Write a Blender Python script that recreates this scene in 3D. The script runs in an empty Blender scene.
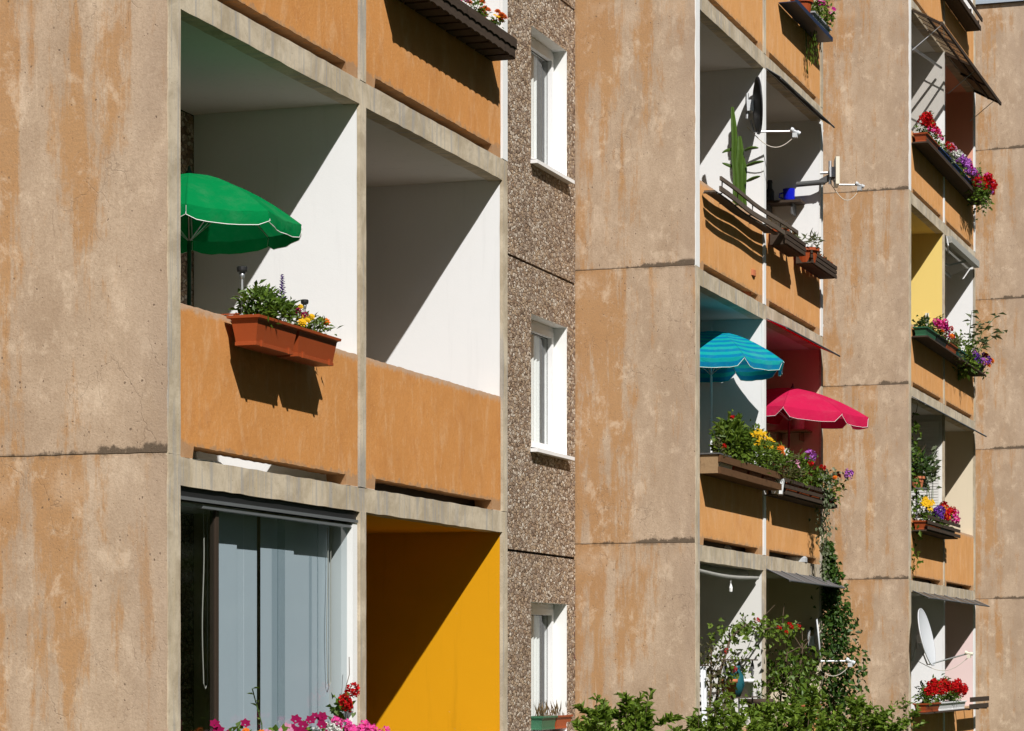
import bpy, math, random
from mathutils import Vector, Matrix
R = math.radians
rnd = random.Random(7)
scene = bpy.context.scene
col = scene.collection

# ------------------------------------------------------------------ helpers
class MB:
    """collects geometry in world coordinates; build() links it as ONE mesh object"""
    def __init__(s): s.v = []; s.f = []; s.m = []; s.uv = None
    def face(s, pts, m=0):
        b = len(s.v); s.v.extend([tuple(p) for p in pts]); s.f.append(tuple(range(b, b+len(pts)))); s.m.append(m)
    def box(s, x0, x1, y0, y1, z0, z1, m=0, mx=None):
        b = len(s.v)
        pts = [Vector(p) for p in ((x0,y0,z0),(x1,y0,z0),(x1,y1,z0),(x0,y1,z0),(x0,y0,z1),(x1,y0,z1),(x1,y1,z1),(x0,y1,z1))]
        if mx is not None: pts = [mx @ p for p in pts]
        s.v.extend([tuple(p) for p in pts])
        for q in ((3,2,1,0),(4,5,6,7),(0,1,5,4),(1,2,6,5),(2,3,7,6),(3,0,4,7)):
            s.f.append(tuple(b+i for i in q)); s.m.append(m)
        return s
    def beam(s, a, b, w, h, m=0, up=(0,0,1)):
        """a straight bar of section w x h from a to b"""
        a, b = Vector(a), Vector(b); d = (b-a); L = d.length; d.normalize()
        u = Vector(up); sx = d.cross(u)
        if sx.length < 1e-4: sx = d.cross(Vector((1,0,0)))
        sx.normalize(); u = sx.cross(d)
        mx = Matrix((( sx.x,d.x,u.x,a.x),(sx.y,d.y,u.y,a.y),(sx.z,d.z,u.z,a.z),(0,0,0,1)))
        return s.box(-w/2, w/2, 0, L, -h/2, h/2, m, mx)
    def tube(s, pts, r, n=8, m=0, caps=True):
        pts = [Vector(p) for p in pts]; rs = r if isinstance(r, (list, tuple)) else [r]*len(pts)
        b = len(s.v); prev = None
        for i, p in enumerate(pts):
            d = (pts[min(i+1,len(pts)-1)] - pts[max(i-1,0)]).normalized()
            if prev is None:
                e = d.cross(Vector((0,0,1)))
                if e.length < .05: e = d.cross(Vector((1,0,0)))
            else: e = prev - d*prev.dot(d)
            e.normalize(); prev = e; g = d.cross(e)
            for k in range(n):
                a = 2*math.pi*k/n; s.v.append(tuple(p + (e*math.cos(a)+g*math.sin(a))*rs[i]))
        for i in range(len(pts)-1):
            for k in range(n):
                k2 = (k+1) % n
                s.f.append((b+i*n+k, b+i*n+k2, b+(i+1)*n+k2, b+(i+1)*n+k)); s.m.append(m)
        if caps:
            s.f.append(tuple(b+k for k in range(n))[::-1]); s.m.append(m)
            e0 = b+(len(pts)-1)*n; s.f.append(tuple(e0+k for k in range(n))); s.m.append(m)
        return s
    def lathe(s, c, prof, n=16, m=0, axis=None):
        """prof: (radius, height) pairs; axis: direction of height"""
        c = Vector(c); ax = Vector(axis or (0,0,1)).normalized()
        e = ax.cross(Vector((0,0,1)));
        if e.length < .01: e = Vector((1,0,0))
        e.normalize(); g = ax.cross(e); b = len(s.v)
        for r_, h in prof:
            for k in range(n):
                a = 2*math.pi*k/n; s.v.append(tuple(c + ax*h + (e*math.cos(a)+g*math.sin(a))*r_))
        for i in range(len(prof)-1):
            for k in range(n):
                k2 = (k+1)%n; s.f.append((b+i*n+k, b+i*n+k2, b+(i+1)*n+k2, b+(i+1)*n+k)); s.m.append(m)
        return s
    def prism(s, outline, x0, x1, m=0):
        """outline: (y, z) counterclockwise seen from +X; extruded from x0 to x1"""
        b = len(s.v); n = len(outline)
        s.v.extend([(x0,y,z) for y,z in outline]); s.v.extend([(x1,y,z) for y,z in outline])
        s.f.append(tuple(b+n+i for i in range(n))); s.m.append(m)
        s.f.append(tuple(b+i for i in range(n))[::-1]); s.m.append(m)
        for i in range(n):
            j = (i+1)%n; s.f.append((b+i,b+j,b+n+j,b+n+i)); s.m.append(m)
        return s
    def build(s, name, mat, parent=None, smooth=False):
        off = Vector((0,0,0)); q = parent
        while q is not None: off = off + q.location; q = q.parent
        me = bpy.data.meshes.new(name)
        me.from_pydata([(x-off.x, y-off.y, z-off.z) for x,y,z in s.v], [], s.f)
        mats = mat if isinstance(mat, (list, tuple)) else [mat]
        for k in mats: me.materials.append(k)
        if len(mats) > 1: me.polygons.foreach_set('material_index', s.m)
        if s.uv:
            l = me.uv_layers.new(name='UVMap')
            for lp in me.loops: l.data[lp.index].uv = s.uv[lp.vertex_index]
        if smooth: me.polygons.foreach_set('use_smooth', [True]*len(me.polygons))
        me.update()
        o = bpy.data.objects.new(name, me); col.objects.link(o)
        if parent is not None: o.parent = parent
        return o

def split_build(b, name, mat, parent):
    """every loose piece of b as an object of its own"""
    par = list(range(len(b.v)))
    def find(i):
        while par[i] != i: par[i] = par[par[i]]; i = par[i]
        return i
    for f in b.f:
        for i in f[1:]: par[find(i)] = find(f[0])
    sets = {}
    for f in b.f: sets.setdefault(find(f[0]), []).append(f)
    for fs in sets.values():
        q = MB(); ids = {}
        for f in fs:
            for i in f:
                if i not in ids: ids[i] = len(q.v); q.v.append(b.v[i])
            q.f.append(tuple(ids[i] for i in f)); q.m.append(0)
        q.build(name, mat, parent)

def tag(o, label=None, cat=None, group=None, kind=None):
    if label: o['label'] = label
    if cat: o['category'] = cat
    if group: o['group'] = group
    if kind: o['kind'] = kind
    return o
def thing(name, loc, label, cat, group=None):
    o = bpy.data.objects.new(name, None); o.empty_display_size = .1; o.location = loc; col.objects.link(o)
    return tag(o, label, cat, group)

# ------------------------------------------------------------------ materials
class NT:
    def __init__(s, name):
        s.mat = bpy.data.materials.new(name); s.mat.use_nodes = True
        s.t = s.mat.node_tree; s.t.nodes.clear()
        s.out = s.n('ShaderNodeOutputMaterial')
        s.geo = None
    def n(s, typ, **kw):
        nd = s.t.nodes.new(typ)
        for k, v in kw.items(): setattr(nd, k, v)
        return nd
    def l(s, a, b): s.t.links.new(a, b)
    def pos(s, scale=(1,1,1), off=(0,0,0)):
        if s.geo is None: s.geo = s.n('ShaderNodeNewGeometry')
        m = s.n('ShaderNodeMapping'); m.inputs['Scale'].default_value = scale; m.inputs['Location'].default_value = off
        s.l(s.geo.outputs['Position'], m.inputs['Vector']); return m.outputs[0]
    def noise(s, vec, scale=5, detail=4, rough=.55, dist=0.):
        nd = s.n('ShaderNodeTexNoise'); s.l(vec, nd.inputs['Vector'])
        nd.inputs['Scale'].default_value = scale; nd.inputs['Detail'].default_value = detail
        nd.inputs['Roughness'].default_value = rough; nd.inputs['Distortion'].default_value = dist
        return nd.outputs[0]
    def vor(s, vec, scale, feature='F1', out='Distance', rand=1.):
        nd = s.n('ShaderNodeTexVoronoi', feature=feature); s.l(vec, nd.inputs['Vector'])
        nd.inputs['Scale'].default_value = scale; nd.inputs['Randomness'].default_value = rand
        return nd.outputs[out]
    def ramp(s, fac, stops, interp='LINEAR'):
        nd = s.n('ShaderNodeValToRGB'); cr = nd.color_ramp; cr.interpolation = interp
        while len(cr.elements) < len(stops): cr.elements.new(.5)
        for e, (p, c) in zip(cr.elements, stops):
            e.position = p; e.color = c if len(c) == 4 else (*c, 1)
        s.l(fac, nd.inputs[0]); return nd.outputs[0]
    def g(s, fac, a, b):
        """smooth 0..1 step of a value between a and b"""
        nd = s.n('ShaderNodeMapRange', interpolation_type='SMOOTHSTEP'); s.l(fac, nd.inputs['Value'])
        nd.inputs['From Min'].default_value = a; nd.inputs['From Max'].default_value = b
        return nd.outputs[0]
    def mth(s, op, a, b=None, c=None):
        nd = s.n('ShaderNodeMath', operation=op)
        for i, v in enumerate((a, b, c)):
            if v is None: continue
            if isinstance(v, (int, float)): nd.inputs[i].default_value = v
            else: s.l(v, nd.inputs[i])
        return nd.outputs[0]
    def mix(s, fac, a, b, blend='MIX'):
        nd = s.n('ShaderNodeMix', data_type='RGBA', blend_type=blend)
        for sock, v in ((nd.inputs[0], fac), (nd.inputs[6], a), (nd.inputs[7], b)):
            if isinstance(v, (int, float)): sock.default_value = v
            elif isinstance(v, (tuple, list)): sock.default_value = (*v[:3], 1)
            else: s.l(v, sock)
        return nd.outputs[2]
    def bump(s, h, strength=.3, dist=.01, prev=None):
        nd = s.n('ShaderNodeBump'); nd.inputs['Strength'].default_value = strength; nd.inputs['Distance'].default_value = dist
        s.l(h, nd.inputs['Height'])
        if prev is not None: s.l(prev, nd.inputs['Normal'])
        return nd.outputs[0]
    def pbr(s, colr, rough=.8, normal=None, metal=0., spec=.3):
        p = s.n('ShaderNodeBsdfPrincipled')
        if isinstance(colr, (tuple, list)): p.inputs['Base Color'].default_value = (*colr[:3], 1)
        else: s.l(colr, p.inputs['Base Color'])
        if isinstance(rough, (int, float)): p.inputs['Roughness'].default_value = rough
        else: s.l(rough, p.inputs['Roughness'])
        p.inputs['Metallic'].default_value = metal; p.inputs['Specular IOR Level'].default_value = spec
        if normal is not None: s.l(normal, p.inputs['Normal'])
        return p
    def done(s, shader): s.l(shader.outputs[0], s.out.inputs[0]); return s.mat
    def sep(s, vec):
        nd = s.n('ShaderNodeSeparateXYZ'); s.l(vec, nd.inputs[0]); return nd.outputs

def m_plain(name, c, rough=.6, metal=0., var=.12, scale=30., spec=.4, bump=.1):
    t = NT(name); p = t.pos(); nz = t.noise(p, scale, 4, .6); nb = t.noise(p, scale*.13, 3)
    a = tuple(x*(1-var) for x in c); b = tuple(min(1, x*(1+var)) for x in c)
    cc = t.mix(t.mth('MULTIPLY_ADD', nz, .6, t.mth('MULTIPLY', nb, .4)), a, b)
    return t.done(t.pbr(cc, rough, t.bump(nz, bump, .003), metal, spec))

def m_sidewall():
    t = NT('weathered_side_wall_render')
    p = t.pos()
    xs, ys, zs = t.sep(p)
    zz = t.mth('MODULO', t.mth('ADD', zs, 1.8+2.8), 2.8)          # height above the joint below
    idx = t.mth('FLOOR', t.mth('DIVIDE', t.mth('ADD', zs, 1.8), 2.8))
    def panel(scale, k=1.):
        """coordinates that differ from cast panel to cast panel"""
        cv = t.n('ShaderNodeCombineXYZ'); t.l(t.mth('MULTIPLY', idx, 3.71*k), cv.inputs[0]); t.l(t.mth('MULTIPLY', idx, 1.9), cv.inputs[1])
        ad = t.n('ShaderNodeVectorMath', operation='ADD'); t.l(p, ad.inputs[0]); t.l(cv.outputs[0], ad.inputs[1])
        mp = t.n('ShaderNodeMapping'); mp.inputs['Scale'].default_value = scale; t.l(ad.outputs[0], mp.inputs['Vector']); return mp.outputs[0]
    # ochre limewash left in vertical runs, more of it towards the inner corner
    streak = t.noise(panel((4.2, 1.3, .30)), 1.35, 7, .66, .3)
    blot = t.noise(panel((1.5,1.,.8)), 1.6, 8, .72, .35)
    fine = t.noise(t.pos((9,3,1.3)), 5., 5, .7)
    inner = t.g(xs, .15, -1.45)
    f = t.mth('ADD', t.mth('MULTIPLY', streak, .62), t.mth('MULTIPLY', blot, .38))
    f = t.mth('ADD', f, t.mth('MULTIPLY', inner, .13))
    f = t.mth('ADD', f, t.mth('MULTIPLY', t.g(zz, .3, 2.8), .06))
    f = t.mth('ADD', f, t.mth('MULTIPLY', fine, .16))
    f = t.mth('ADD', f, t.mth('MULTIPLY', t.noise(t.pos((1,1,.7)), 34., 6, .75), .09))
    ochre = t.g(f, .70, .80)
    base = t.mix(t.g(t.noise(panel((1,1,.55)), 2.1, 7, .7), .33, .67), (.395,.285,.195), (.57,.435,.315))
    base = t.mix(t.mth('MULTIPLY', t.noise(p, 22., 6, .7), .55), base, (.36,.26,.18))
    och = t.mix(t.noise(p, 2.6, 5, .65), (.375,.19,.074), (.46,.265,.12))
    c = t.mix(t.mth('MULTIPLY', ochre, .88), base, och)
    c = t.mix(t.mth('MULTIPLY', t.g(t.noise(p, 85., 4, .75), .42, .68), .38), c, (.25,.165,.10))
    # pale lime runs
    lime = t.noise(t.pos((9,5,.5)), 2.2, 8, .74, .3)
    c = t.mix(t.mth('MULTIPLY', t.g(lime, .60, .72), .5), c, (.62,.48,.35))
    patch = t.noise(t.pos((1,1,.7)), 5.2, 8, .78, .25)
    c = t.mix(t.mth('MULTIPLY', t.g(patch, .52, .66), .50), c, (.66,.52,.385))
    # grey pore soiling towards the outer edge
    outer = t.g(xs, -.42, .02)
    soil = t.noise(t.pos((3,1,.5)), 2.6, 5, .7)
    c = t.mix(t.mth('MULTIPLY', t.mth('MULTIPLY', outer, t.g(soil, .3, .62)), .55), c, (.36,.265,.195))
    # dirt collected along the storey joints (z = 3.80 + n 2.8)
    zc = t.mth('MINIMUM', zz, t.mth('SUBTRACT', 2.8, zz))
    jn = t.noise(t.pos((2.2,2,1.6)), 2.3, 9, .78)
    side = t.g(xs, -1.15, -.1)
    w = t.mth('MULTIPLY', t.g(t.mth('ADD', jn, t.mth('MULTIPLY', side, .20)), .52, .80), .06)
    up = t.mth('SUBTRACT', zz, t.mth('MULTIPLY', t.noise(t.pos((9,2,9)), 3., 8, .8), .03))
    dirt = t.g(t.mth('SUBTRACT', up, w), .006, -.022)
    dirt2 = t.g(t.mth('SUBTRACT', zz, 2.8-.022), -.012, .012)
    c = t.mix(t.mth('MULTIPLY', dirt, .85), c, (.075,.055,.038))
    c = t.mix(t.mth('MULTIPLY', t.mth('MULTIPLY', dirt2, t.g(jn, .45, .62)), .6), c, (.12,.09,.06))
    # a pale band of washed-out lime under the joint
    below = t.g(t.mth('ABSOLUTE', t.mth('SUBTRACT', zz, 2.62)), .17, .02)
    c = t.mix(t.mth('MULTIPLY', t.mth('MULTIPLY', below, t.g(blot, .46, .62)), .34), c, (.60,.46,.335))
    # blow holes and hairline cracks
    pw = t.n('ShaderNodeVectorMath', operation='MULTIPLY_ADD'); wq = t.n('ShaderNodeTexNoise'); t.l(p, wq.inputs['Vector']); wq.inputs['Scale'].default_value = 40
    t.l(wq.outputs['Color'], pw.inputs[0]); pw.inputs[1].default_value = (.02,)*3; t.l(t.pos((1,1,.8)), pw.inputs[2])
    pit = t.mth('ADD', t.vor(pw.outputs[0], 26.), t.mth('MULTIPLY', t.sep(t.vor(pw.outputs[0], 26., out='Color'))[0], .12))
    psel = t.noise(p, 5., 3)
    pits = t.mth('MULTIPLY', t.g(pit, .19, .12), t.g(psel, .44, .56))
    pit2 = t.mth('MULTIPLY', t.g(t.vor(p, 55.), .2, .1), t.g(t.noise(p, 9., 3), .52, .6))
    cw = t.n('ShaderNodeVectorMath', operation='ADD'); t.l(t.pos((1,1,.45)), cw.inputs[0])
    wv = t.n('ShaderNodeTexNoise'); t.l(p, wv.inputs['Vector']); wv.inputs['Scale'].default_value = 9; wv.inputs['Detail'].default_value = 4
    sc = t.n('ShaderNodeVectorMath', operation='SCALE'); sc.inputs['Scale'].default_value = .12; t.l(wv.outputs['Color'], sc.inputs[0]); t.l(sc.outputs[0], cw.inputs[1])
    crack = t.g(t.vor(cw.outputs[0], 5.2, 'DISTANCE_TO_EDGE'), .016, .003)
    csel = t.g(t.noise(p, .9, 3), .52, .62)
    cracks = t.mth('MULTIPLY', crack, csel)
    holes = t.mth('MAXIMUM', t.mth('MULTIPLY', pits, .85), t.mth('MAXIMUM', t.mth('MULTIPLY', cracks, .3), t.mth('MULTIPLY', pit2, .45)))
    c = t.mix(holes, c, (.16,.11,.075))
    h = t.mth('ADD', t.noise(p, 60., 5, .7), t.mth('MULTIPLY', holes, -1.4))
    h = t.mth('ADD', h, t.mth('MULTIPLY', t.noise(t.pos((1,1,.35)), 7., 4), 1.2))
    return t.done(t.pbr(c, .9, t.bump(h, .42, .007), spec=.15))

def m_gravel():
    t = NT('exposed_pebble_concrete'); p = t.pos((1,.62,1.))
    wv = t.n('ShaderNodeTexNoise'); t.l(p, wv.inputs['Vector']); wv.inputs['Scale'].default_value = 30
    ad = t.n('ShaderNodeVectorMath', operation='MULTIPLY_ADD'); t.l(wv.outputs['Color'], ad.inputs[0]); ad.inputs[1].default_value = (.012,)*3; t.l(p, ad.inputs[2])
    q = ad.outputs[0]
    ck = t.vor(q, 33., out='Color')
    e = t.vor(q, 33., 'DISTANCE_TO_EDGE')
    r = t.sep(ck)
    stone = t.ramp(r[0], [(0,(.08,.05,.033)),(.2,(.33,.21,.13)),(.42,(.60,.45,.30)),(.58,(.25,.18,.14)),(.78,(.62,.50,.38)),(1,(.88,.80,.68))])
    stone = t.mix(t.mth('MULTIPLY', t.noise(p, 140., 3), .5), stone, (.26,.17,.11))
    d2 = t.sep(t.vor(q, 95., out='Color'))[0]
    stone = t.mix(t.mth('MULTIPLY', d2, .25), stone, (.10,.07,.05))
    c = t.mix(t.g(e, .01, .07), (.17,.115,.075), stone)
    c = t.mix(t.mth('MULTIPLY', t.g(t.noise(t.pos((1,1,.4)), 1.6, 4), .45, .75), .35), c, (.16,.115,.085))
    h = t.mth('MULTIPLY', t.g(e, 0., .16), 1.)
    return t.done(t.pbr(c, .75, t.bump(h, .8, .012), spec=.3))

def m_plaster(name, c, pale, dark):
    t = NT(name); p = t.pos()
    br = t.noise(t.pos((1.5,2.1,.75)), 3.0, 8, .72, .35)
    cc = t.mix(t.g(t.noise(p, 1.3, 5, .6), .3, .7), c, tuple(x*.9 for x in c))
    cc = t.mix(t.mth('MULTIPLY', t.g(br, .48, .68), .55), cc, pale)
    cc = t.mix(t.mth('MULTIPLY', t.g(t.noise(t.pos((2,1.6,1.2), (5,2,9)), 2.2, 8, .74, .4), .50, .66), .42), cc, dark)
    cc = t.mix(t.mth('MULTIPLY', t.g(t.noise(p, 60., 6, .8), .40, .68), .36), cc, dark)
    cc = t.mix(t.mth('MULTIPLY', t.g(t.noise(t.pos((1,1,.6),(4,4,4)), 17., 8, .8), .54, .68), .4), cc, pale)
    cc = t.mix(t.mth('MULTIPLY', t.g(t.noise(p, 7., 7, .75), .58, .72), .3), cc, dark)
    cc = t.mix(t.mth('MULTIPLY', t.g(t.noise(t.pos((1,9,.5)), 1.3, 5, .65), .64, .76), .22), cc, pale)
    zs = t.sep(p)[2]
    zz = t.mth('MODULO', t.mth('ADD', zs, 1.81+2.8), 2.8)          # height above the floor
    en = t.noise(p, 9., 6, .75)
    top = t.g(t.mth('ADD', zz, t.mth('MULTIPLY', en, .16)), .93, .975)
    cc = t.mix(t.mth('MULTIPLY', top, .6), cc, (.50,.40,.31))
    cc = t.mix(t.mth('MULTIPLY', t.g(t.mth('ADD', zz, t.mth('MULTIPLY', en, .1)), .958, .975), .65), cc, (.72,.68,.62))
    bot = t.g(t.mth('SUBTRACT', zz, t.mth('MULTIPLY', en, .20)), .0, -.03)
    cc = t.mix(t.mth('MULTIPLY', bot, .55), cc, (.30,.22,.15))
    spots = t.mth('MULTIPLY', t.g(t.vor(p, 9.), .05, .03), t.g(t.noise(p, 1.1, 2), .5, .6))
    cc = t.mix(t.mth('MULTIPLY', spots, .7), cc, (.2,.13,.08))
    h = t.mth('ADD', t.noise(p, 45., 5, .7), t.mth('MULTIPLY', br, 1.5))
    return t.done(t.pbr(cc, .9, t.bump(h, .4, .007), spec=.12))

def m_concrete():
    t = NT('bare_frame_concrete'); p = t.pos()
    c = t.mix(t.g(t.noise(p, 2.6, 7, .7, .5), .35, .65), (.40,.325,.225), (.60,.51,.38))
    run = t.noise(t.pos((1,7,.45)), 2.1, 4, .6, .3)
    c = t.mix(t.mth('MULTIPLY', t.g(run, .50, .64), .6), c, (.32,.31,.30))
    c = t.mix(t.mth('MULTIPLY', t.g(t.noise(t.pos((1,9,.35), (3,1,7)), 1.9, 4), .58, .72), .42), c, (.56,.44,.26))
    c = t.mix(t.mth('MULTIPLY', t.g(t.noise(p, 26., 6, .75), .56, .74), .5), c, (.20,.16,.11))
    pits = t.mth('MULTIPLY', t.g(t.vor(p, 30.), .12, .07), t.g(t.noise(p, 4., 3), .5, .6))
    c = t.mix(t.mth('MULTIPLY', pits, .7), c, (.12,.09,.06))
    h = t.mth('ADD', t.noise(p, 60., 5, .7), t.mth('MULTIPLY', pits, -1.5))
    return t.done(t.pbr(c, .88, t.bump(h, .35, .006), spec=.15))

def m_paint(name, c, dirt=.1):
    t = NT(name); p = t.pos()
    n1 = t.noise(p, 1.4, 5, .6); run = t.noise(t.pos((7,7,.5)), 1.6, 4, .6)
    cc = t.mix(t.mth('MULTIPLY', n1, .35), c, tuple(x*.88 for x in c))
    cc = t.mix(t.mth('MULTIPLY', t.g(run, .55, .75), dirt), cc, tuple(x*.62 for x in c))
    cc = t.mix(t.mth('MULTIPLY', t.g(t.noise(p, 12., 6, .75), .64, .72), dirt*2), cc, tuple(.5*x+.28 for x in c))
    h = t.mth('ADD', t.noise(p, 90., 4, .7), t.mth('MULTIPLY', t.noise(p, 5., 3), 2))
    return t.done(t.pbr(cc, .85, t.bump(h, .18, .004), spec=.15))

def m_cloth(name, c, stripes=None, trans=.4):
    t = NT(name); p = t.pos(); trans = min(.6, trans+.06)
    cc = t.mix(t.noise(p, 6., 4), tuple(x*.9 for x in c), c)
    if stripes:
        uv = t.n('ShaderNodeUVMap'); v = t.sep(uv.outputs[0])[1]
        s1 = t.mth('MODULO', t.mth('MULTIPLY', v, stripes[1]), 1.)
        k = t.mth('MULTIPLY', t.g(s1, .44, .50), t.g(s1, 1.0, .94))
        s2 = t.mth('MODULO', t.mth('MULTIPLY', v, stripes[1]*.5), 1.)
        cc = t.mix(k, cc, stripes[0])
    uvn = t.n('ShaderNodeUVMap'); su = t.sep(uvn.outputs[0])[0]
    seam = t.g(t.mth('ABSOLUTE', t.mth('SUBTRACT', su, .5)), .478, .492)
    cc = t.mix(t.mth('MULTIPLY', seam, .35), cc, tuple(x*.45 for x in c))
    cc = t.mix(t.mth('MULTIPLY', t.g(t.noise(p, 3.2, 6, .7), .45, .75), .22), cc, tuple(min(1., x*.7+.16) for x in c))
    wv = t.noise(t.pos((1,1,1)), 380., 2)
    nb = t.bump(t.mth('ADD', t.mth('MULTIPLY', wv, .2), t.noise(p, 11., 5, .6, .8)), .55, .02)
    d = t.n('ShaderNodeBsdfDiffuse'); t.l(cc, d.inputs[0]); t.l(nb, d.inputs['Normal'])
    tr = t.n('ShaderNodeBsdfTranslucent'); t.l(cc, tr.inputs[0])
    ms = t.n('ShaderNodeMixShader'); ms.inputs[0].default_value = trans
    t.l(d.outputs[0], ms.inputs[1]); t.l(tr.outputs[0], ms.inputs[2])
    return t.done(ms)

def m_leaf(name, a, b, trans=.35):
    t = NT(name)
    geo = t.n('ShaderNodeNewGeometry'); p = t.pos()
    f = t.mth('MULTIPLY_ADD', geo.outputs['Random Per Island'], .75, t.mth('MULTIPLY', t.noise(p, 5., 2), .25))
    c = t.mix(f, a, b)
    pb = t.pbr(c, .5, spec=.35)
    tr = t.n('ShaderNodeBsdfTranslucent'); t.l(t.mix(.5, c, (.16,.22,.02)), tr.inputs[0])
    ms = t.n('ShaderNodeMixShader'); ms.inputs[0].default_value = trans
    t.l(pb.outputs[0], ms.inputs[1]); t.l(tr.outputs[0], ms.inputs[2])
    return t.done(ms)

def m_petal(name, a, b=None):
    b = b or tuple(x*.7 for x in a); t = NT(name); geo = t.n('ShaderNodeNewGeometry')
    c = t.mix(t.mth('MULTIPLY', geo.outputs['Random Per Island'], 1.), a, b)
    d = t.pbr(c, .7, spec=.2); tr = t.n('ShaderNodeBsdfTranslucent'); t.l(c, tr.inputs[0])
    ms = t.n('ShaderNodeMixShader'); ms.inputs[0].default_value = .3
    t.l(d.outputs[0], ms.inputs[1]); t.l(tr.outputs[0], ms.inputs[2])
    return t.done(ms)

def m_glass(name, tint=(.9,.95,.95), refl=.0):
    t = NT(name)
    tr = t.n('ShaderNodeBsdfTransparent'); tr.inputs[0].default_value = (*tint, 1)
    gl = t.n('ShaderNodeBsdfGlossy'); gl.inputs['Roughness'].default_value = .06
    ge = t.n('ShaderNodeNewGeometry'); dp = t.n('ShaderNodeVectorMath', operation='DOT_PRODUCT'); t.l(ge.outputs['Normal'], dp.inputs[0]); t.l(ge.outputs['Incoming'], dp.inputs[1])
    fac = t.mth('MULTIPLY_ADD', t.mth('POWER', t.mth('SUBTRACT', 1., t.mth('ABSOLUTE', dp.outputs['Value'])), 5.), .96-refl, .04+refl)
    ms = t.n('ShaderNodeMixShader'); t.l(fac, ms.inputs[0]); t.l(tr.outputs[0], ms.inputs[1]); t.l(gl.outputs[0], ms.inputs[2])
    return t.done(ms)

def m_wood(name, a, b, axis=1):
    t = NT(name); sc = [14,14,14]; sc[axis] = 1.2
    g = t.noise(t.pos(tuple(sc)), 3., 6, .7, .6); p = t.pos()
    c = t.mix(g, a, b); c = t.mix(t.mth('MULTIPLY', t.g(t.noise(p, 9., 5, .7), .55, .7), .5), c, tuple(x*.45 for x in a))
    return t.done(t.pbr(c, .85, t.bump(g, .4, .006), spec=.2))

def m_grass():
    t = NT('mown_grass'); p = t.pos()
    c = t.mix(t.noise(p, .6, 5), (.035,.06,.015), (.07,.10,.03)); c = t.mix(t.noise(p, 60., 4), c, (.05,.085,.02))
    return t.done(t.pbr(c, .95, t.bump(t.noise(p, 90., 4), .6, .03), spec=.1))

def m_clear(name, tint, body, f):
    t = NT(name); tr = t.n('ShaderNodeBsdfTransparent'); tr.inputs[0].default_value = (*tint, 1); p = t.pos()
    d = t.pbr(t.mix(t.noise(p, 7., 5), body, tuple(x*.6 for x in body)), .5)
    ms = t.n('ShaderNodeMixShader'); ms.inputs[0].default_value = f; t.l(tr.outputs[0], ms.inputs[1]); t.l(d.outputs[0], ms.inputs[2]); return t.done(ms)

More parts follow.
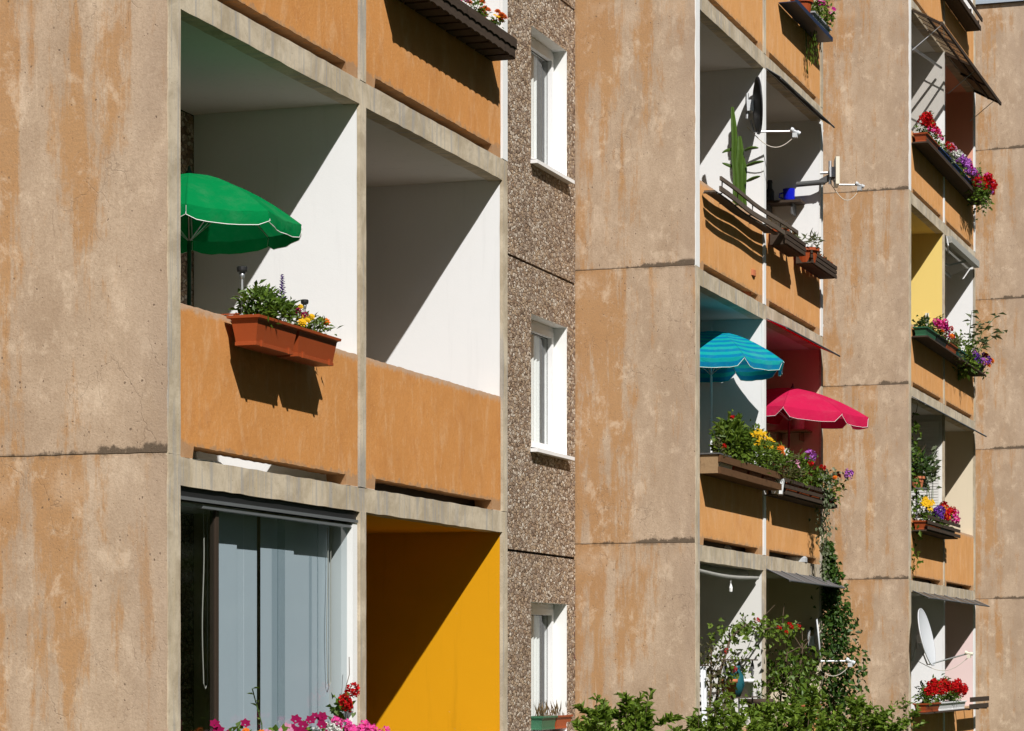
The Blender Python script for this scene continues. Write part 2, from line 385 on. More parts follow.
M = dict(
    awn_clear=m_clear('smoky_corrugated_plastic', (.92,.87,.80), (.14,.10,.065), .34),
    side=m_sidewall(), gravel=m_gravel(), conc=m_concrete(),
    orange=m_plaster('ochre_parapet_plaster', (.63,.285,.088), (.70,.42,.215), (.47,.19,.055)),
    orange_pale=m_plaster('paler_parapet_plaster', (.72,.36,.13), (.76,.47,.26), (.55,.24,.08)),
    white=m_paint('white_wall_paint', (.81,.81,.81), .13), white2=m_paint('worn_white_wall_paint', (.72,.71,.68), .3),
    cream=m_paint('cream_wall_paint', (.72,.62,.46)), beige=m_paint('pinkish_beige_wall_paint', (.68,.50,.36)),
    yellow=m_paint('deep_yellow_wall_paint', (.70,.325,.005), .3), pale_yellow=m_paint('pale_yellow_wall_paint', (.80,.60,.19)),
    salmon=m_paint('salmon_wall_paint', (.74,.36,.25)), pink=m_paint('pale_pink_wall_paint', (.80,.62,.60)),
    ceil=m_paint('loggia_ceiling_paint', (.62,.60,.56), .2),
    reveal=m_paint('white_reveal_paint', (.82,.82,.80), .12),
    pvc=m_plain('white_plastic_frame', (.82,.82,.82), .4, 0, .04), alu=m_plain('aluminium', (.62,.63,.66), .35, .85, .08),
    steel=m_plain('galvanised_steel', (.55,.56,.57), .42, .75, .12), roofm=m_plain('zinc_flashing', (.50,.56,.62), .45, .5, .1),
    glass=m_glass('window_glass', (.95,.97,.97), .02), dglass=m_glass('loggia_glass', (.74,.79,.81), .03),
    curtain=m_plain('white_net_curtain', (.74,.75,.73), .9, 0, .08, 60),
    blind=m_plain('grey_blue_blind_fabric', (.68,.74,.78), .85, 0, .04, 8),
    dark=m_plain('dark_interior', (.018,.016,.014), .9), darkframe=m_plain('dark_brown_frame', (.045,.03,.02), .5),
    seal=m_plain('black_joint_sealant', (.012,.011,.010), .9),
    terra=m_plain('terracotta_plastic', (.32,.062,.016), .45, 0, .12, 18), terra2=m_plain('faded_terracotta', (.50,.16,.07), .7, 0, .15, 12),
    greenbox=m_plain('green_plastic', (.03,.12,.06), .45), teal=m_plain('teal_plastic', (.01,.10,.085), .45),
    bluebox=m_plain('blue_plastic', (.02,.05,.17), .5), blackbox=m_plain('black_plastic', (.018,.018,.018), .5),
    soil=m_plain('potting_soil', (.03,.02,.014), .95),
    wood_old=m_wood('weathered_dark_timber', (.030,.021,.015), (.085,.058,.04)),
    wood_brown=m_wood('brown_stained_timber', (.075,.036,.015), (.15,.075,.033)),
    wood_grey=m_wood('grey_weathered_timber', (.065,.05,.038), (.15,.115,.085)),
    board=m_wood('pale_timber_board', (.24,.15,.08), (.36,.24,.13)),
    dishblack=m_plain('matt_black_lacquer', (.012,.012,.014), .45), dishgrey=m_plain('light_grey_lacquer', (.58,.60,.62), .5, 0, .05),
    plastic=m_plain('ivory_plastic', (.72,.68,.55), .45, 0, .05), grey=m_plain('grey_plastic', (.42,.43,.44), .5),
    navy=m_plain('navy_painted_rail', (.016,.024,.06), .45), cable=m_plain('pale_cable', (.55,.50,.42), .6), rod=m_plain('thin_dark_rod', (.10,.10,.10), .5),
    cobalt=m_plain('cobalt_glazed_ceramic', (.006,.012,.46), .15, 0, .05, 5, .6), 
    green_cloth=m_cloth('green_parasol_cloth', (.004,.27,.075), None, .3),
    stripe_cloth=m_cloth('blue_striped_parasol_cloth', (.012,.43,.43), ((.006,.23,.44), 9.), .28),
    red_cloth=m_cloth('pink_red_parasol_cloth', (.70,.022,.10), None, .3),
    trim=m_plain('white_piping', (.8,.8,.78), .8), awn_red=m_cloth('red_awning_cloth', (.62,.008,.03), None, .6),
    awn_grey=m_cloth('grey_awning_cloth', (.21,.195,.19), None, .2), awn_white=m_cloth('ivory_awning_cloth', (.62,.61,.56), None, .3),
    awn_tan=m_wood('brown_awning_planks', (.15,.105,.06), (.28,.20,.12), 0), awn_dark=m_cloth('dark_grey_awning_cloth', (.085,.08,.08), None, .12),
    pole_green=m_plain('dark_green_tube', (.015,.06,.035), .4), pole_white=m_plain('white_enamel_tube', (.75,.76,.78), .35), pole_red=m_plain('dark_red_tube', (.16,.03,.045), .4),
    grass=m_grass(), path=m_plain('grey_paving', (.20,.19,.175), .9, 0, .2, 20), bark=m_plain('stem_bark', (.09,.06,.035), .9),
    stem=m_plain('green_stem', (.06,.11,.02), .6), cactus=m_plain('cactus_skin', (.055,.105,.012), .5, 0, .35, 25),
    leaf=m_leaf('mid_green_leaf', (.035,.08,.008), (.15,.24,.025)), leaf_dark=m_leaf('dark_green_leaf', (.014,.036,.008), (.05,.10,.018)),
    leaf_lime=m_leaf('lime_green_leaf', (.06,.12,.01), (.17,.24,.03)), leaf_ivy=m_leaf('glossy_climber_leaf', (.012,.04,.006), (.07,.14,.018), .25),
    leaf_shrub=m_leaf('shrub_leaf', (.085,.16,.016), (.25,.36,.045), .45), leaf_dry=m_leaf('dry_straw_leaf', (.16,.10,.05), (.32,.22,.12)),
    leaf_rust=m_leaf('reddish_olive_leaf', (.05,.045,.014), (.14,.13,.05)), leaf_silver=m_leaf('silvery_leaf', (.11,.14,.07), (.25,.28,.18)),
    f_red=m_petal('red_petal', (.62,.006,.008)), f_magenta=m_petal('magenta_petal', (.55,.02,.26)), f_pink=m_petal('hot_pink_petal', (.80,.05,.28), (.72,.10,.38)),
    f_palepink=m_petal('pale_pink_petal', (.78,.36,.52)), f_white=m_petal('white_petal', (.8,.8,.76), (.68,.68,.62)), f_yellow=m_petal('yellow_petal', (.78,.52,.012), (.7,.4,.01)),
    f_orange=m_petal('orange_petal', (.78,.20,.008), (.6,.12,.005)), f_rust=m_petal('rust_orange_petal', (.62,.12,.006), (.36,.05,.005)),
    f_violet=m_petal('violet_petal', (.12,.035,.28), (.2,.06,.42)), f_mauve=m_petal('mauve_petal', (.52,.16,.62)), f_deep=m_petal('deep_crimson_petal', (.36,.006,.09)),
    rope=m_plain('reddish_dry_stem', (.10,.035,.035), .9), towel=m_plain('white_towelling', (.72,.74,.78), .95), tealcloth=m_plain('petrol_glaze', (.012,.09,.11), .4), 
)

# ------------------------------------------------------------------ measurements of the place
# X: out of the facade, Y: along it, Z: up.   balcony fronts at X=0, recessed facade at X=-1.33
FL = [.99 + 2.8*i for i in range(6)]               # floor levels; the last is the roof
XB = -1.26
VOLS = [0, 12, 24, 36]
GAPS = [(-6., -.172), (5.953, 11.828), (17.953, 23.828), (29.953, 35.828), (41.953, 47.8)]
LEVS = range(5)

# ground
g = MB(); g.face([(-400,-400,0),(400,-400,0),(400,400,0),(-400,400,0)]); tag(g.build('ground', M['grass']), kind='structure')
g = MB(); g.box(2.6, 4.2, -60, 90, 0, .004); tag(g.build('footpath', M['path']), kind='structure')

# ------------------------------------------------------------------ the building
bld = thing('apartment_building', (0,0,0), 'long prefabricated apartment block with ochre loggia parapets and weathered brown side walls', 'building')

def wob(pts, a, step=.09):
    """outline with slightly uneven edges"""
    out = []
    for i, p in enumerate(pts):
        q = pts[(i+1) % len(pts)]; L = math.hypot(q[0]-p[0], q[1]-p[1]); n = max(1, int(L/step))
        for k in range(n):
            u = k/n; out.append((p[0]+(q[0]-p[0])*u + rnd.uniform(-a,a), p[1]+(q[1]-p[1])*u + rnd.uniform(-a,a)))
    return out

paint = {(0,1,'A'):'white',(0,1,'B'):'white',(0,0,'A'):'cream',(0,0,'B'):'yellow',(1,2,'A'):'white',(1,2,'B'):'white',(1,1,'A'):'white',
         (1,1,'B'):'beige',(1,0,'A'):'white2',(1,0,'B'):'cream',(2,3,'A'):'white',(2,3,'B'):'salmon',(2,2,'A'):'pale_yellow',(2,2,'B'):'white',
         (2,1,'A'):'white2',(2,1,'B'):'cream',(2,0,'A'):'white',(2,0,'B'):'pink',(1,3,'B'):'cream',(0,2,'B'):'white'}
frontpaint = {(0,2,'B'):'reveal',(1,2,'A'):'reveal',(1,2,'B'):'reveal',(1,1,'A'):'reveal',(2,3,'A'):'reveal',(2,3,'B'):'reveal',(2,0,'A'):'reveal',(2,0,'B'):'reveal'}
ceilpaint = {(0,0,'B'):'yellow',(2,2,'A'):'pale_yellow',(2,3,'B'):'salmon'}

def holes_wall(y0, y1, z0, z1, xf, th, holes, mats, name, parent):
    """upright wall sheet with rectangular openings, real reveals, front at xf"""
    ys = sorted({y0, y1, *[h[0] for h in holes], *[h[1] for h in holes]}); zs = sorted({z0, z1, *[h[2] for h in holes], *[h[3] for h in holes]})
    b = MB(); xb = xf-th
    for i in range(len(ys)-1):
        for j in range(len(zs)-1):
            cy, cz = (ys[i]+ys[i+1])/2, (zs[j]+zs[j+1])/2
            if any(h[0]<cy<h[1] and h[2]<cz<h[3] for h in holes): continue
            a, c, d, e = ys[i], ys[i+1], zs[j], zs[j+1]
            b.face([(xf,a,d),(xf,c,d),(xf,c,e),(xf,a,e)]); b.face([(xb,a,e),(xb,c,e),(xb,c,d),(xb,a,d)])
    b.face([(xf,y0,z0),(xf,y0,z1),(xb,y0,z1),(xb,y0,z0)]); b.face([(xf,y1,z1),(xf,y1,z0),(xb,y1,z0),(xb,y1,z1)])
    b.face([(xf,y0,z1),(xf,y1,z1),(xb,y1,z1),(xb,y0,z1)]); b.face([(xf,y1,z0),(xf,y0,z0),(xb,y0,z0),(xb,y1,z0)])
    for h0,h1,hz0,hz1 in holes:
        b.face([(xf,h0,hz0),(xb,h0,hz0),(xb,h0,hz1),(xf,h0,hz1)],1); b.face([(xf,h1,hz1),(xb,h1,hz1),(xb,h1,hz0),(xf,h1,hz0)],1)
        b.face([(xf,h0,hz1),(xb,h0,hz1),(xb,h1,hz1),(xf,h1,hz1)],1); b.face([(xf,h1,hz0),(xb,h1,hz0),(xb,h0,hz0),(xf,h0,hz0)],1)
    return b.build(name, mats, parent)

def window(y0, y1, z0, z1, xf, name, sill=True, curtain='curtain', mullion=False):
    """casement in an opening: frame (the part), pane, sill and curtain (its pieces)"""
    fx0, fx1 = xf-.21, xf-.14; f = MB(); w = .07
    f.box(fx0,fx1,y0+.002,y1-.002,z0+.002,z0+w); f.box(fx0,fx1,y0+.002,y1-.002,z1-w,z1-.002)
    f.box(fx0,fx1,y0+.002,y0+w,z0+w,z1-w); f.box(fx0,fx1,y1-w,y1-.002,z0+w,z1-w)
    # sash standing a little proud of the frame
    s0 = [(y0+w-.015, (y0+y1)/2 - .012), ((y0+y1)/2 + .012, y1-w+.015)] if mullion else [(y0+w-.015, y1-w+.015)]
    for a, c in s0:
        q0, q1, sw = z0+w-.015, z1-w+.015, .06
        f.box(fx0+.01,fx1+.018,a,c,q0,q0+sw); f.box(fx0+.01,fx1+.018,a,c,q1-sw,q1)
        f.box(fx0+.01,fx1+.018,a,a+sw,q0+sw,q1-sw); f.box(fx0+.01,fx1+.018,c-sw,c,q0+sw,q1-sw)
    if mullion: f.box(fx0,fx1-.004,(y0+y1)/2-.03,(y0+y1)/2+.03,z0+w,z1-w)
    fr = f.build(name, M['pvc'], bld)
    p = MB()
    for a, c in s0: p.face([(fx0+.035,a+.05,z0+w+.035),(fx0+.035,c-.05,z0+w+.035),(fx0+.035,c-.05,z1-w-.035),(fx0+.035,a+.05,z1-w-.035)])
    p.build('pane', M['glass'], fr)
    gk = MB(); a, c = s0[0]; q0, q1 = z0+w+.035, z1-w-.035; a, c = a+.05, c-.05; gx = fx1+.0185
    for y_0,y_1,k0,k1 in ((a+.006,c-.009,q0+.01,q0+.016),(a+.006,c-.009,q1-.016,q1-.01),(a,a+.005,q0+.01,q1-.01),(c-.010,c,q0+.01,q1-.01)): gk.box(fx0+.036,fx0+.042,y_0,y_1,k0,k1)
    gk.build('gasket', M['seal'], fr)
    if sill:
        s = MB(); s.face([(xf-.14,y0+.004,z0+.035),(xf+.075,y0-.03,z0+.005),(xf+.075,y1+.03,z0+.005),(xf-.14,y1-.004,z0+.035)])
        s.box(xf+.003,xf+.075,y0-.03,y1+.03,z0-.03,z0+.0045); s.box(xf-.14,xf+.001,y0+.004,y1-.004,z0+.0005,z0+.0045)
        s.build('sill', M['pvc'], fr)
    cov = rnd.choice((1.,.92,.84,.76)); c = MB(); n = int((y1-y0)/.018)
    for k in range(int(n*cov)):
        ya, yb = y0+.03+(y1-y0-.06)*k/n, y0+.03+(y1-y0-.06)*(k+1)/n
        xa, xb = (xf-.245 + .010*math.sin(k*1.05)*(1+.5*math.sin(k*.31)) for k in (k, k+1))
        c.face([(xa,ya,z0+.03),(xb,yb,z0+.03),(xb,yb,z1-.03),(xa,ya,z1-.03)])
    if curtain: c.build('curtain', M[curtain], fr, True)

# closed body behind the facade
b = MB(); b.box(-12., -1.95, -6., 47.8, 0, 15.0); b.build('main_body', M['dark'], bld)
b = MB(); b.box(-12.2, -1.30, -6.05, 47.85, 15.0, 15.14)
for v in VOLS: b.box(-1.298, .05, v-.20, v+5.98, 15.0, 15.14)
b.build('roof', M['conc'], bld)
b = MB()
for v in VOLS[:4]:
    b.box(-1.36, .085, v-.235, v-.202, 14.93, 15.2); b.box(.052, .085, v-.2, v+6.0, 14.93, 15.2); b.box(-1.36, .05, v+5.985, v+6.015, 14.93, 15.2)
split_build(b, 'roof_edge', M['roofm'], bld)

for vi, v in enumerate(VOLS):
    for lv in LEVS:
        z, zt = FL[lv], FL[lv+1]
        zb = zt - .17                              # underside of the slab above
        y = v
        # side wall panel facing the sun, its outer edge showing as a bare concrete strip
        zlo = 0. if lv == 0 else z+.006
        zh = zt+.006 if lv < 4 else 14.93
        b = MB()
        jag = [(XB-.55, zlo+.008), (-.003, zlo+.008), (-.003, zh-.010), (XB-.55, zh-.010)]
        o = wob(jag, .0035, .08)
        n = len(o); i0 = len(b.v)
        b.v.extend([(p[0], v-.17, p[1]) for p in o]); b.v.extend([(p[0], v-.004, p[1]) for p in o])
        b.f.append(tuple(i0+i for i in range(n))); b.m.append(0)
        b.f.append(tuple(i0+n+i for i in range(n))[::-1]); b.m.append(1)
        for i in range(n):
            j = (i+1) % n; b.f.append((i0+j,i0+i,i0+n+i,i0+n+j)); b.m.append(0)
        b.build('side_wall', [M['side'], M['white']], bld)
        if lv < 4:
            b = MB(); b.box(XB-.5, -.012, v-.1665, v-.03, zt-.03, zt+.04); b.build('joint_mortar', M['side'], bld)
        c = MB(); c.prism(wob([(v-.162, zlo), (v-.001, zlo), (v-.001, zt+.006), (v-.162, zt+.006)], .003, .11), -.03, .004)
        c.build('column', M[frontpaint[(vi,lv,'A')]] if (vi,lv) in ((1,2),(2,3)) else M['conc'], bld)
        # partition walls; the front edge of each is a narrow column
        for bay, ya, yb in (('A', v+2.815, v+2.922), ('B', v+5.835, v+5.955)):
            pm = paint.get((vi,lv,bay), 'white')
            w = MB(); i0 = 0
            w.box(XB+.004, -.022, ya, yb, z-.012 if lv else 0, zt-.013)
            if bay == 'B': # outer face towards the gap is bare render
                w.m[4] = 1
            w.build('partition_wall', [M[pm], M['side']], bld)
            c = MB(); c.prism(wob([(ya-.001, z+.0), (yb+.001, z+.0), (yb+.001, zb), (ya-.001, zb)], .0025, .12), -.021, .003)
            c.build('column', M[frontpaint.get((vi,lv,bay), 'conc')], bld)
        # front beam of the slab above, the slab and its painted underside
        b = MB(); b.prism(wob([(v+.0, zb), (v+5.955, zb), (v+5.955, zt-.004), (v+.0, zt-.004)], .003, .12), -.12, 0.); b.build('beam', M['conc'], bld)
        for bay, ya, yb in (('A', v+0., v+2.815), ('B', v+2.922, v+5.835)):
            b = MB(); b.box(XB+.003, -.123, ya+.002, yb-.002, zb+.006, zt-.01, 1); b.m[-6] = 0
            b.build('floor_slab', [M[ceilpaint.get((vi,lv,bay), 'ceil')], M['conc']], bld)
            # back wall with door and window
            dy0 = ya+.25; h = [(dy0, dy0+.85, z+.02, z+2.12), (dy0+.98, dy0+2.05, z+.9, z+2.12)]
            holes_wall(ya+.002, yb-.002, z-.008, zb, XB, .25, h, [M['gravel'], M['reveal']], 'back_wall', bld)
            window(*h[0], XB, 'balcony_door', False, None, False); window(*h[1], XB, 'window', True)
            if (vi, lv, bay) != (0, 1, 'A'):
                b = MB(); b.box(-.235, -.20, ya+.003, yb-.003, z-.009, z+.13); b.build('gap_dark_strip', M['darkframe'], bld)  # dark strip added behind the open joint so the gap reads dark
            # parapet standing on two feet, open joint beneath
            if lv >= 0:
                pa, pb = ya+.025, yb-.02
                ol = [(pa, z-.002), (pa+.16, z-.002), (pa+.18, z+.075), (pb-.22, z+.07), (pb-.20, z-.002), (pb, z-.002), (pb, z+.905), (pa, z+.905)]
                b = MB(); b.prism(wob(ol, .003, .045), -.15, -.008); b.build('parapet', M['orange'] if vi == 0 else M['orange_pale'], bld)

for gi, (ya, yb) in enumerate(GAPS):
    for lv in LEVS:
        z, zt = FL[lv]-.135, FL[lv+1]-.135
        z0 = 0. if lv == 0 else z+.012
        hs = []
        wy1 = yb-.03 if yb < 0 or gi == 4 else yb-.03
        win = [(yb-1.19, yb-.03-.0, FL[lv]+.90, FL[lv]+2.25), (ya+1.1, ya+2.9, FL[lv]+.90, FL[lv]+2.25)]
        win[0] = (yb-1.455, yb-.305, FL[lv]+.875, FL[lv]+2.19)
        holes_wall(ya+.012, yb-.018, z0, zt-.012 if lv < 4 else 14.93, XB, .26, win, [M['gravel'], M['reveal']], 'pebble_wall_panel', bld)
        for h in win: window(*h, XB, 'window')
    b = MB(); b.box(XB-.2, XB-.05, ya+.001, yb-.001, 0, 14.9); 
    b = MB()
    for lv in range(1, 5): b.box(XB-.10, XB-.035, ya+.013, yb-.019, FL[lv]-.147, FL[lv]-.123)
    split_build(b, 'joint_strip', M['seal'], bld)
    b = MB(); b.box(XB-.10, XB-.03, yb-.0175, yb-.0005, 0, 14.9); b.build('joint_strip', M['seal'], bld)

# ------------------------------------------------------------------ plants
def leaf(b, p, d, up, L, W, m=0, fold=.25):
    """one bent leaf: two quads"""
    d = d.normalized(); s = d.cross(up)
    if s.length < 1e-3: s = d.cross(Vector((1,.3,0)))
    s.normalize(); n = s.cross(d)
    a = p; e = p + d*L + n*(-.12*L); m1 = p + d*L*.5
    i = len(b.v); l = m1 + s*W*.5 + n*W*fold; r = m1 - s*W*.5 + n*W*fold
    b.v.extend([tuple(a), tuple(l), tuple(e), tuple(r)]); b.f.append((i,i+1,i+2)); b.m.append(m); b.f.append((i,i+2,i+3)); b.m.append(m)
def rdir(r, zlo=-.3, zhi=1.):
    a = r.uniform(0, 2*math.pi); z = r.uniform(zlo, zhi); q = math.sqrt(max(0, 1-z*z)); return Vector((q*math.cos(a), q*math.sin(a), z))
def foliage(b, c, h, n, L, r, W=None, droop=0., shell=.45, zlo=-.3):
    """n leaves through the uneven volume of half-extents h round c, in clumps"""
    c = Vector(c); k = max(4, n//22); clumps = []
    for _ in range(k):
        d = rdir(r, -1, 1)*r.uniform(shell, 1.); clumps.append((Vector((c.x+d.x*h[0], c.y+d.y*h[1], c.z+d.z*h[2])), d))
    for _ in range(n):
        q, d = r.choice(clumps); s = .34
        p = q + Vector((r.gauss(0,s)*h[0], r.gauss(0,s)*h[1], r.gauss(0,s)*h[2]))*.75
        dd = (rdir(r, zlo, 1)*.9 + d*.8 - Vector((0,0,droop))); l = L*r.uniform(.6,1.25)
        leaf(b, p, dd, rdir(r, .2, 1), l, (W or L*.55)*r.uniform(.7,1.15))
    return clumps

_fl = {}
def flower_mesh(kind, colr, size):
    key = (kind, colr, round(size, 3))
    if key in _fl: return _fl[key]
    r = random.Random(hash(kind+colr) % 9999 if False else len(_fl)*31+5); b = MB()
    if kind == 'head':                       # round head of many florets
        for _ in range(30):
            d = rdir(r, -.45, 1); p = d*size*r.uniform(.55,.9); leaf(b, p - d*size*.1, (d + rdir(r,-1,1)*.9), d, size*.55, size*.5, 0, .1)
            e = d.cross(Vector((.3,.2,1))).normalized(); leaf(b, p, e + d*.35, d, size*.5, size*.48, 0, .1)
    elif kind == 'pom':                      # marigold
        for ring, (rr, hh, nn) in enumerate(((1., 0, 9), (.75,.22,8), (.45,.4,6))):
            for k in range(nn):
                a = 2*math.pi*(k+ring*.4)/nn; d = Vector((math.cos(a), math.sin(a), .12+hh*.6)); leaf(b, Vector((0,0,size*hh)), d, Vector((0,0,1)), size*rr, size*.55, 0, .08)
    elif kind == 'daisy':
        for k in range(9):
            a = 2*math.pi*k/9; leaf(b, Vector((0,0,0)), Vector((math.cos(a), math.sin(a), .25)), Vector((0,0,1)), size, size*.42, 0, .05)
        b.lathe((0,0,0), [(size*.25,.0),(size*.2,size*.2),(.0005,size*.26)], 7)
    elif kind == 'trumpet':                  # petunia
        for k in range(6):
            a = 2*math.pi*k/6; a2 = 2*math.pi*(k+1)/6; am = (a+a2)/2
            P = lambda q, rr, hh: (rr*size*math.cos(q), rr*size*math.sin(q), hh*size)
            b.face([P(a,.15,-.5), P(a2,.15,-.5), P(a2,.72,.0), P(am,1.,.10), P(a,.72,.0)])
    elif kind == 'spike':                    # upright flower spike
        for k in range(46):
            u = k/46; a = k*2.4; d = Vector((math.cos(a), math.sin(a), .55)); leaf(b, Vector((0,0,size*4.6*u)), d, Vector((0,0,1)), size*(1.05-.75*u), size*.6, 0, .2)
    me = bpy.data.meshes.new('flower'); me.from_pydata(b.v, [], b.f); me.materials.append(M[colr]); me.update()
    _fl[key] = me; return me
def flower(parent, p, kind, colr, size, d=(0,0,1), name='flower'):
    off = Vector((0,0,0)); q = parent
    while q is not None: off = off + q.location; q = q.parent
    o = bpy.data.objects.new(name, flower_mesh(kind, colr, size)); o.location = Vector(p)-off
    o.rotation_mode = 'QUATERNION'; o.rotation_quaternion = Vector(d).normalized().to_track_quat('Z', 'Y') @ Matrix.Rotation(rnd.uniform(0,6.3),3,'Z').to_quaternion()
    o.scale = (rnd.uniform(.85,1.15),)*3; col.objects.link(o); o.parent = parent; return o

def plant(parent, name, c, h, lm, n, L, flowers=(), W=None, droop=.0, seed=0, stems=6, base=None, shell=.45):
    """leafy plant in a box or pot: one foliage mesh with its stems; each flower a piece of its own"""
    r = random.Random(seed*77+int(abs(c[1])*100)+3); b = MB(); c = Vector(c)
    cl = foliage(b, c, h, n, L, r, W, droop, shell)
    bz = base if base is not None else c.z-h[2]
    for k in range(stems):
        q = r.choice(cl)[0]; s = Vector((c.x+(q.x-c.x)*.3, c.y+(q.y-c.y)*.75, bz)); mid = (s+q)/2 + rdir(r,-.3,.3)*.02
        b.tube([s, mid, q], [.004,.003,.002], 4, 1)
    o = b.build(name, [M[lm], M['stem']], parent)
    for kind, colr, cnt, size in flowers:
        for _ in range(cnt):
            d = rdir(r, -.1, 1); d.x = abs(d.x)*.6 + .15*d.x; d = (d + Vector((.35,-.35,.15))).normalized(); u = r.uniform(.7,1.2)
            p = Vector((c.x+d.x*h[0]*u+r.uniform(-.3,.3)*h[0], c.y+r.uniform(-1,1)*h[1]*1.0, c.z+d.z*h[2]*u + .01))
            fd = Vector((.5,-.6,.55)) + rdir(r,-.3,1)*.6
            flower(o, p, kind, colr, size*r.uniform(.8,1.2), fd)
    return o

def trough(parent, y0, y1, x0, x1, z0, z1, mat, name='box', taper=.025, lip=.012, ribs=0):
    """plastic window box: tapering trough, rolled rim, foot band"""
    b = MB(); t = .008
    def ring(dx, dy, z): return [(x0+dx, y0+dy, z), (x1-dx, y0+dy, z), (x1-dx, y1-dy, z), (x0+dx, y1-dy, z)]
    H = z1-z0
    rings = [ring(taper+.004,taper+.004,z0), ring(taper-.004,taper-.004,z0+.002), ring(taper-.004,taper-.004,z0+.022), ring(taper,taper,z0+.024), ring(taper*.75,taper*.75,z0+H*.4), ring(taper*.3,taper*.3,z1-.03), ring(.004,.004,z1-.022),
             ring(-lip,-lip,z1-.018), ring(-lip-.002,-lip-.002,z1-.002), ring(-lip+.003,-lip+.003,z1), ring(t,t,z1), ring(t+.01,t+.01,z1-.03)]
    i0 = len(b.v)
    for rg in rings: b.v.extend(rg)
    for k in range(len(rings)-1):
        for j in range(4):
            j2 = (j+1)%4; b.f.append((i0+k*4+j, i0+k*4+j2, i0+(k+1)*4+j2, i0+(k+1)*4+j)); b.m.append(0)
    b.f.append((i0+3,i0+2,i0+1,i0)); b.m.append(0)
    for k in range(ribs):
        yy = y0+.1+(y1-y0-.2)*k/max(1,ribs-1); b.box(x1-taper+.002, x1-taper+.014, yy-.012, yy+.012, z0-.002, z0+.035)
    o = b.build(name, mat, parent)
    s = MB(); k = rings[-1]; s.face([(q[0],q[1],z1-.028) for q in k]); s.build('soil', M['soil'], o)
    return o
def pot(parent, c, r0, h, mat, name='pot'):
    b = MB(); b.lathe(c, [(.001,0),(r0*.7,0),(r0*.92,h*.78),(r0*.93,h*.78),(r0*1.06,h*.79),(r0*1.06,h),(r0*.95,h),(r0*.92,h*.88),(.001,h*.86)], 18)
    return b.build(name, mat, parent, False)

# ------------------------------------------------------------------ parasols
def parasol(name, label, apex, rim_r, rise, cloth, polemat, floor_z, rot=0., tilt=(0,0), val=.10, tip=None, group=None, scallop=.45, vout=0.):
    ax, ay, az = apex
    root = thing(name, (ax, ay, floor_z), label, 'parasol', group)
    TM = Matrix.Translation((ax,ay,az)) @ Matrix.Rotation(tilt[1],4,'Y') @ Matrix.Rotation(tilt[0],4,'X')
    N, NR, NS = 8, 8, 8; b = MB(); b.uv = []
    def P(k, t, u):                       # segment k, across t 0..1, radius u 0..1
        a0 = rot+2*math.pi*k/N; a1 = rot+2*math.pi*(k+1)/N
        z = -rise*(u**1.75)
        p0 = Vector((math.cos(a0)*rim_r*u, math.sin(a0)*rim_r*u, 0)); p1 = Vector((math.cos(a1)*rim_r*u, math.sin(a1)*rim_r*u, 0))
        q = p0.lerp(p1, t); s = 4*t*(1-t)
        q.z = z - .018*s*u*u*rise/.3 + .003*math.sin(t*19+k*2.1)*u*u*s
        return q
    for k in range(N):
        i0 = len(b.v)
        for j in range(NR+1):
            for t in range(NS+1):
                q = P(k, t/NS, max(.004, j/NR)); b.v.append(tuple(TM @ q)); b.uv.append((t/NS, j/NR))
        for j in range(NR):
            for t in range(NS):
                a = i0+j*(NS+1)+t; b.f.append((a, a+NS+1, a+NS+2, a+1)); b.m.append(0)
    can = b.build('canopy', cloth, root, True)
    vb = MB(); vb.uv = []; tr = MB()
    for k in range(N):
        i0 = len(vb.v); line = []
        for t in range(NS+1):
            u = t/NS; q = P(k, u, 1.); o = q.copy(); o.z = 0; o.normalize()
            edge = min(1., min(u, 1-u)/.14); sc = (1-scallop) + scallop*edge**.6
            low = q + Vector((0,0,-val*sc)) + o*(vout*sc + .012*math.sin(u*17+k*1.7))
            vb.v.extend([tuple(TM @ q), tuple(TM @ (q.lerp(low,.5)+o*.004)), tuple(TM @ low)]); vb.uv.extend([(u,1.0),(u,1.06),(u,1.12)]); line.append(TM @ low)
        for t in range(NS):
            a = i0+t*3
            for e in (0,1): vb.f.append((a+e, a+e+1, a+e+4, a+e+3)); vb.m.append(0)
        tr.tube([TM @ (P(k,0,1.)+Vector((0,0,-.01)))] + line + [TM @ (P(k,1.,1.)+Vector((0,0,-.01)))], .0024, 4)
    va = vb.build('valance', cloth, root, True); tr.build('piping', M['trim'], va)
    rb = MB()
    for k in range(N):
        rb.tube([TM @ (P(k,0,u) + Vector((0,0,-.008))) for u in (.03,.2,.4,.6,.8,.99)], .004, 5)
        rb.tube([TM @ Vector((0,0,-rise-.12)), TM @ (P(k,0,.52)+Vector((0,0,-.012)))], .0035, 5)
    rb.build('rib_frame', M['steel'], root)
    top = TM @ Vector((0,0,-.01)); hub = TM @ Vector((0,0,-rise-.16))
    p = MB(); p.tube([top, hub], .011, 10); p.tube([hub+ (top-hub)*.05, Vector((hub.x,hub.y,hub.z-.35)), Vector((hub.x,hub.y,floor_z+.06))], .014, 10)
    p.lathe((hub.x,hub.y,hub.z-.55), [(.012,0),(.022,.01),(.022,.10),(.012,.11)], 10)
    p.build('pole', polemat, root)
    f = MB(); ax2 = (TM.to_3x3() @ Vector((0,0,1))); f.lathe(TM @ Vector((0,0,-.005)), [(.026,0),(.024,.012),(.012,.03),(.008,.055),(.001,.062)], 10, 0, ax2)
    f.build('finial', tip or M['pole_white'], root, True)
    s = MB(); s.lathe((hub.x,hub.y,floor_z+.001), [(.001,0),(.22,0),(.22,.05),(.20,.07),(.05,.09),(.03,.25),(.017,.26)], 20); s.build('base', M['grey'], root)
    return root

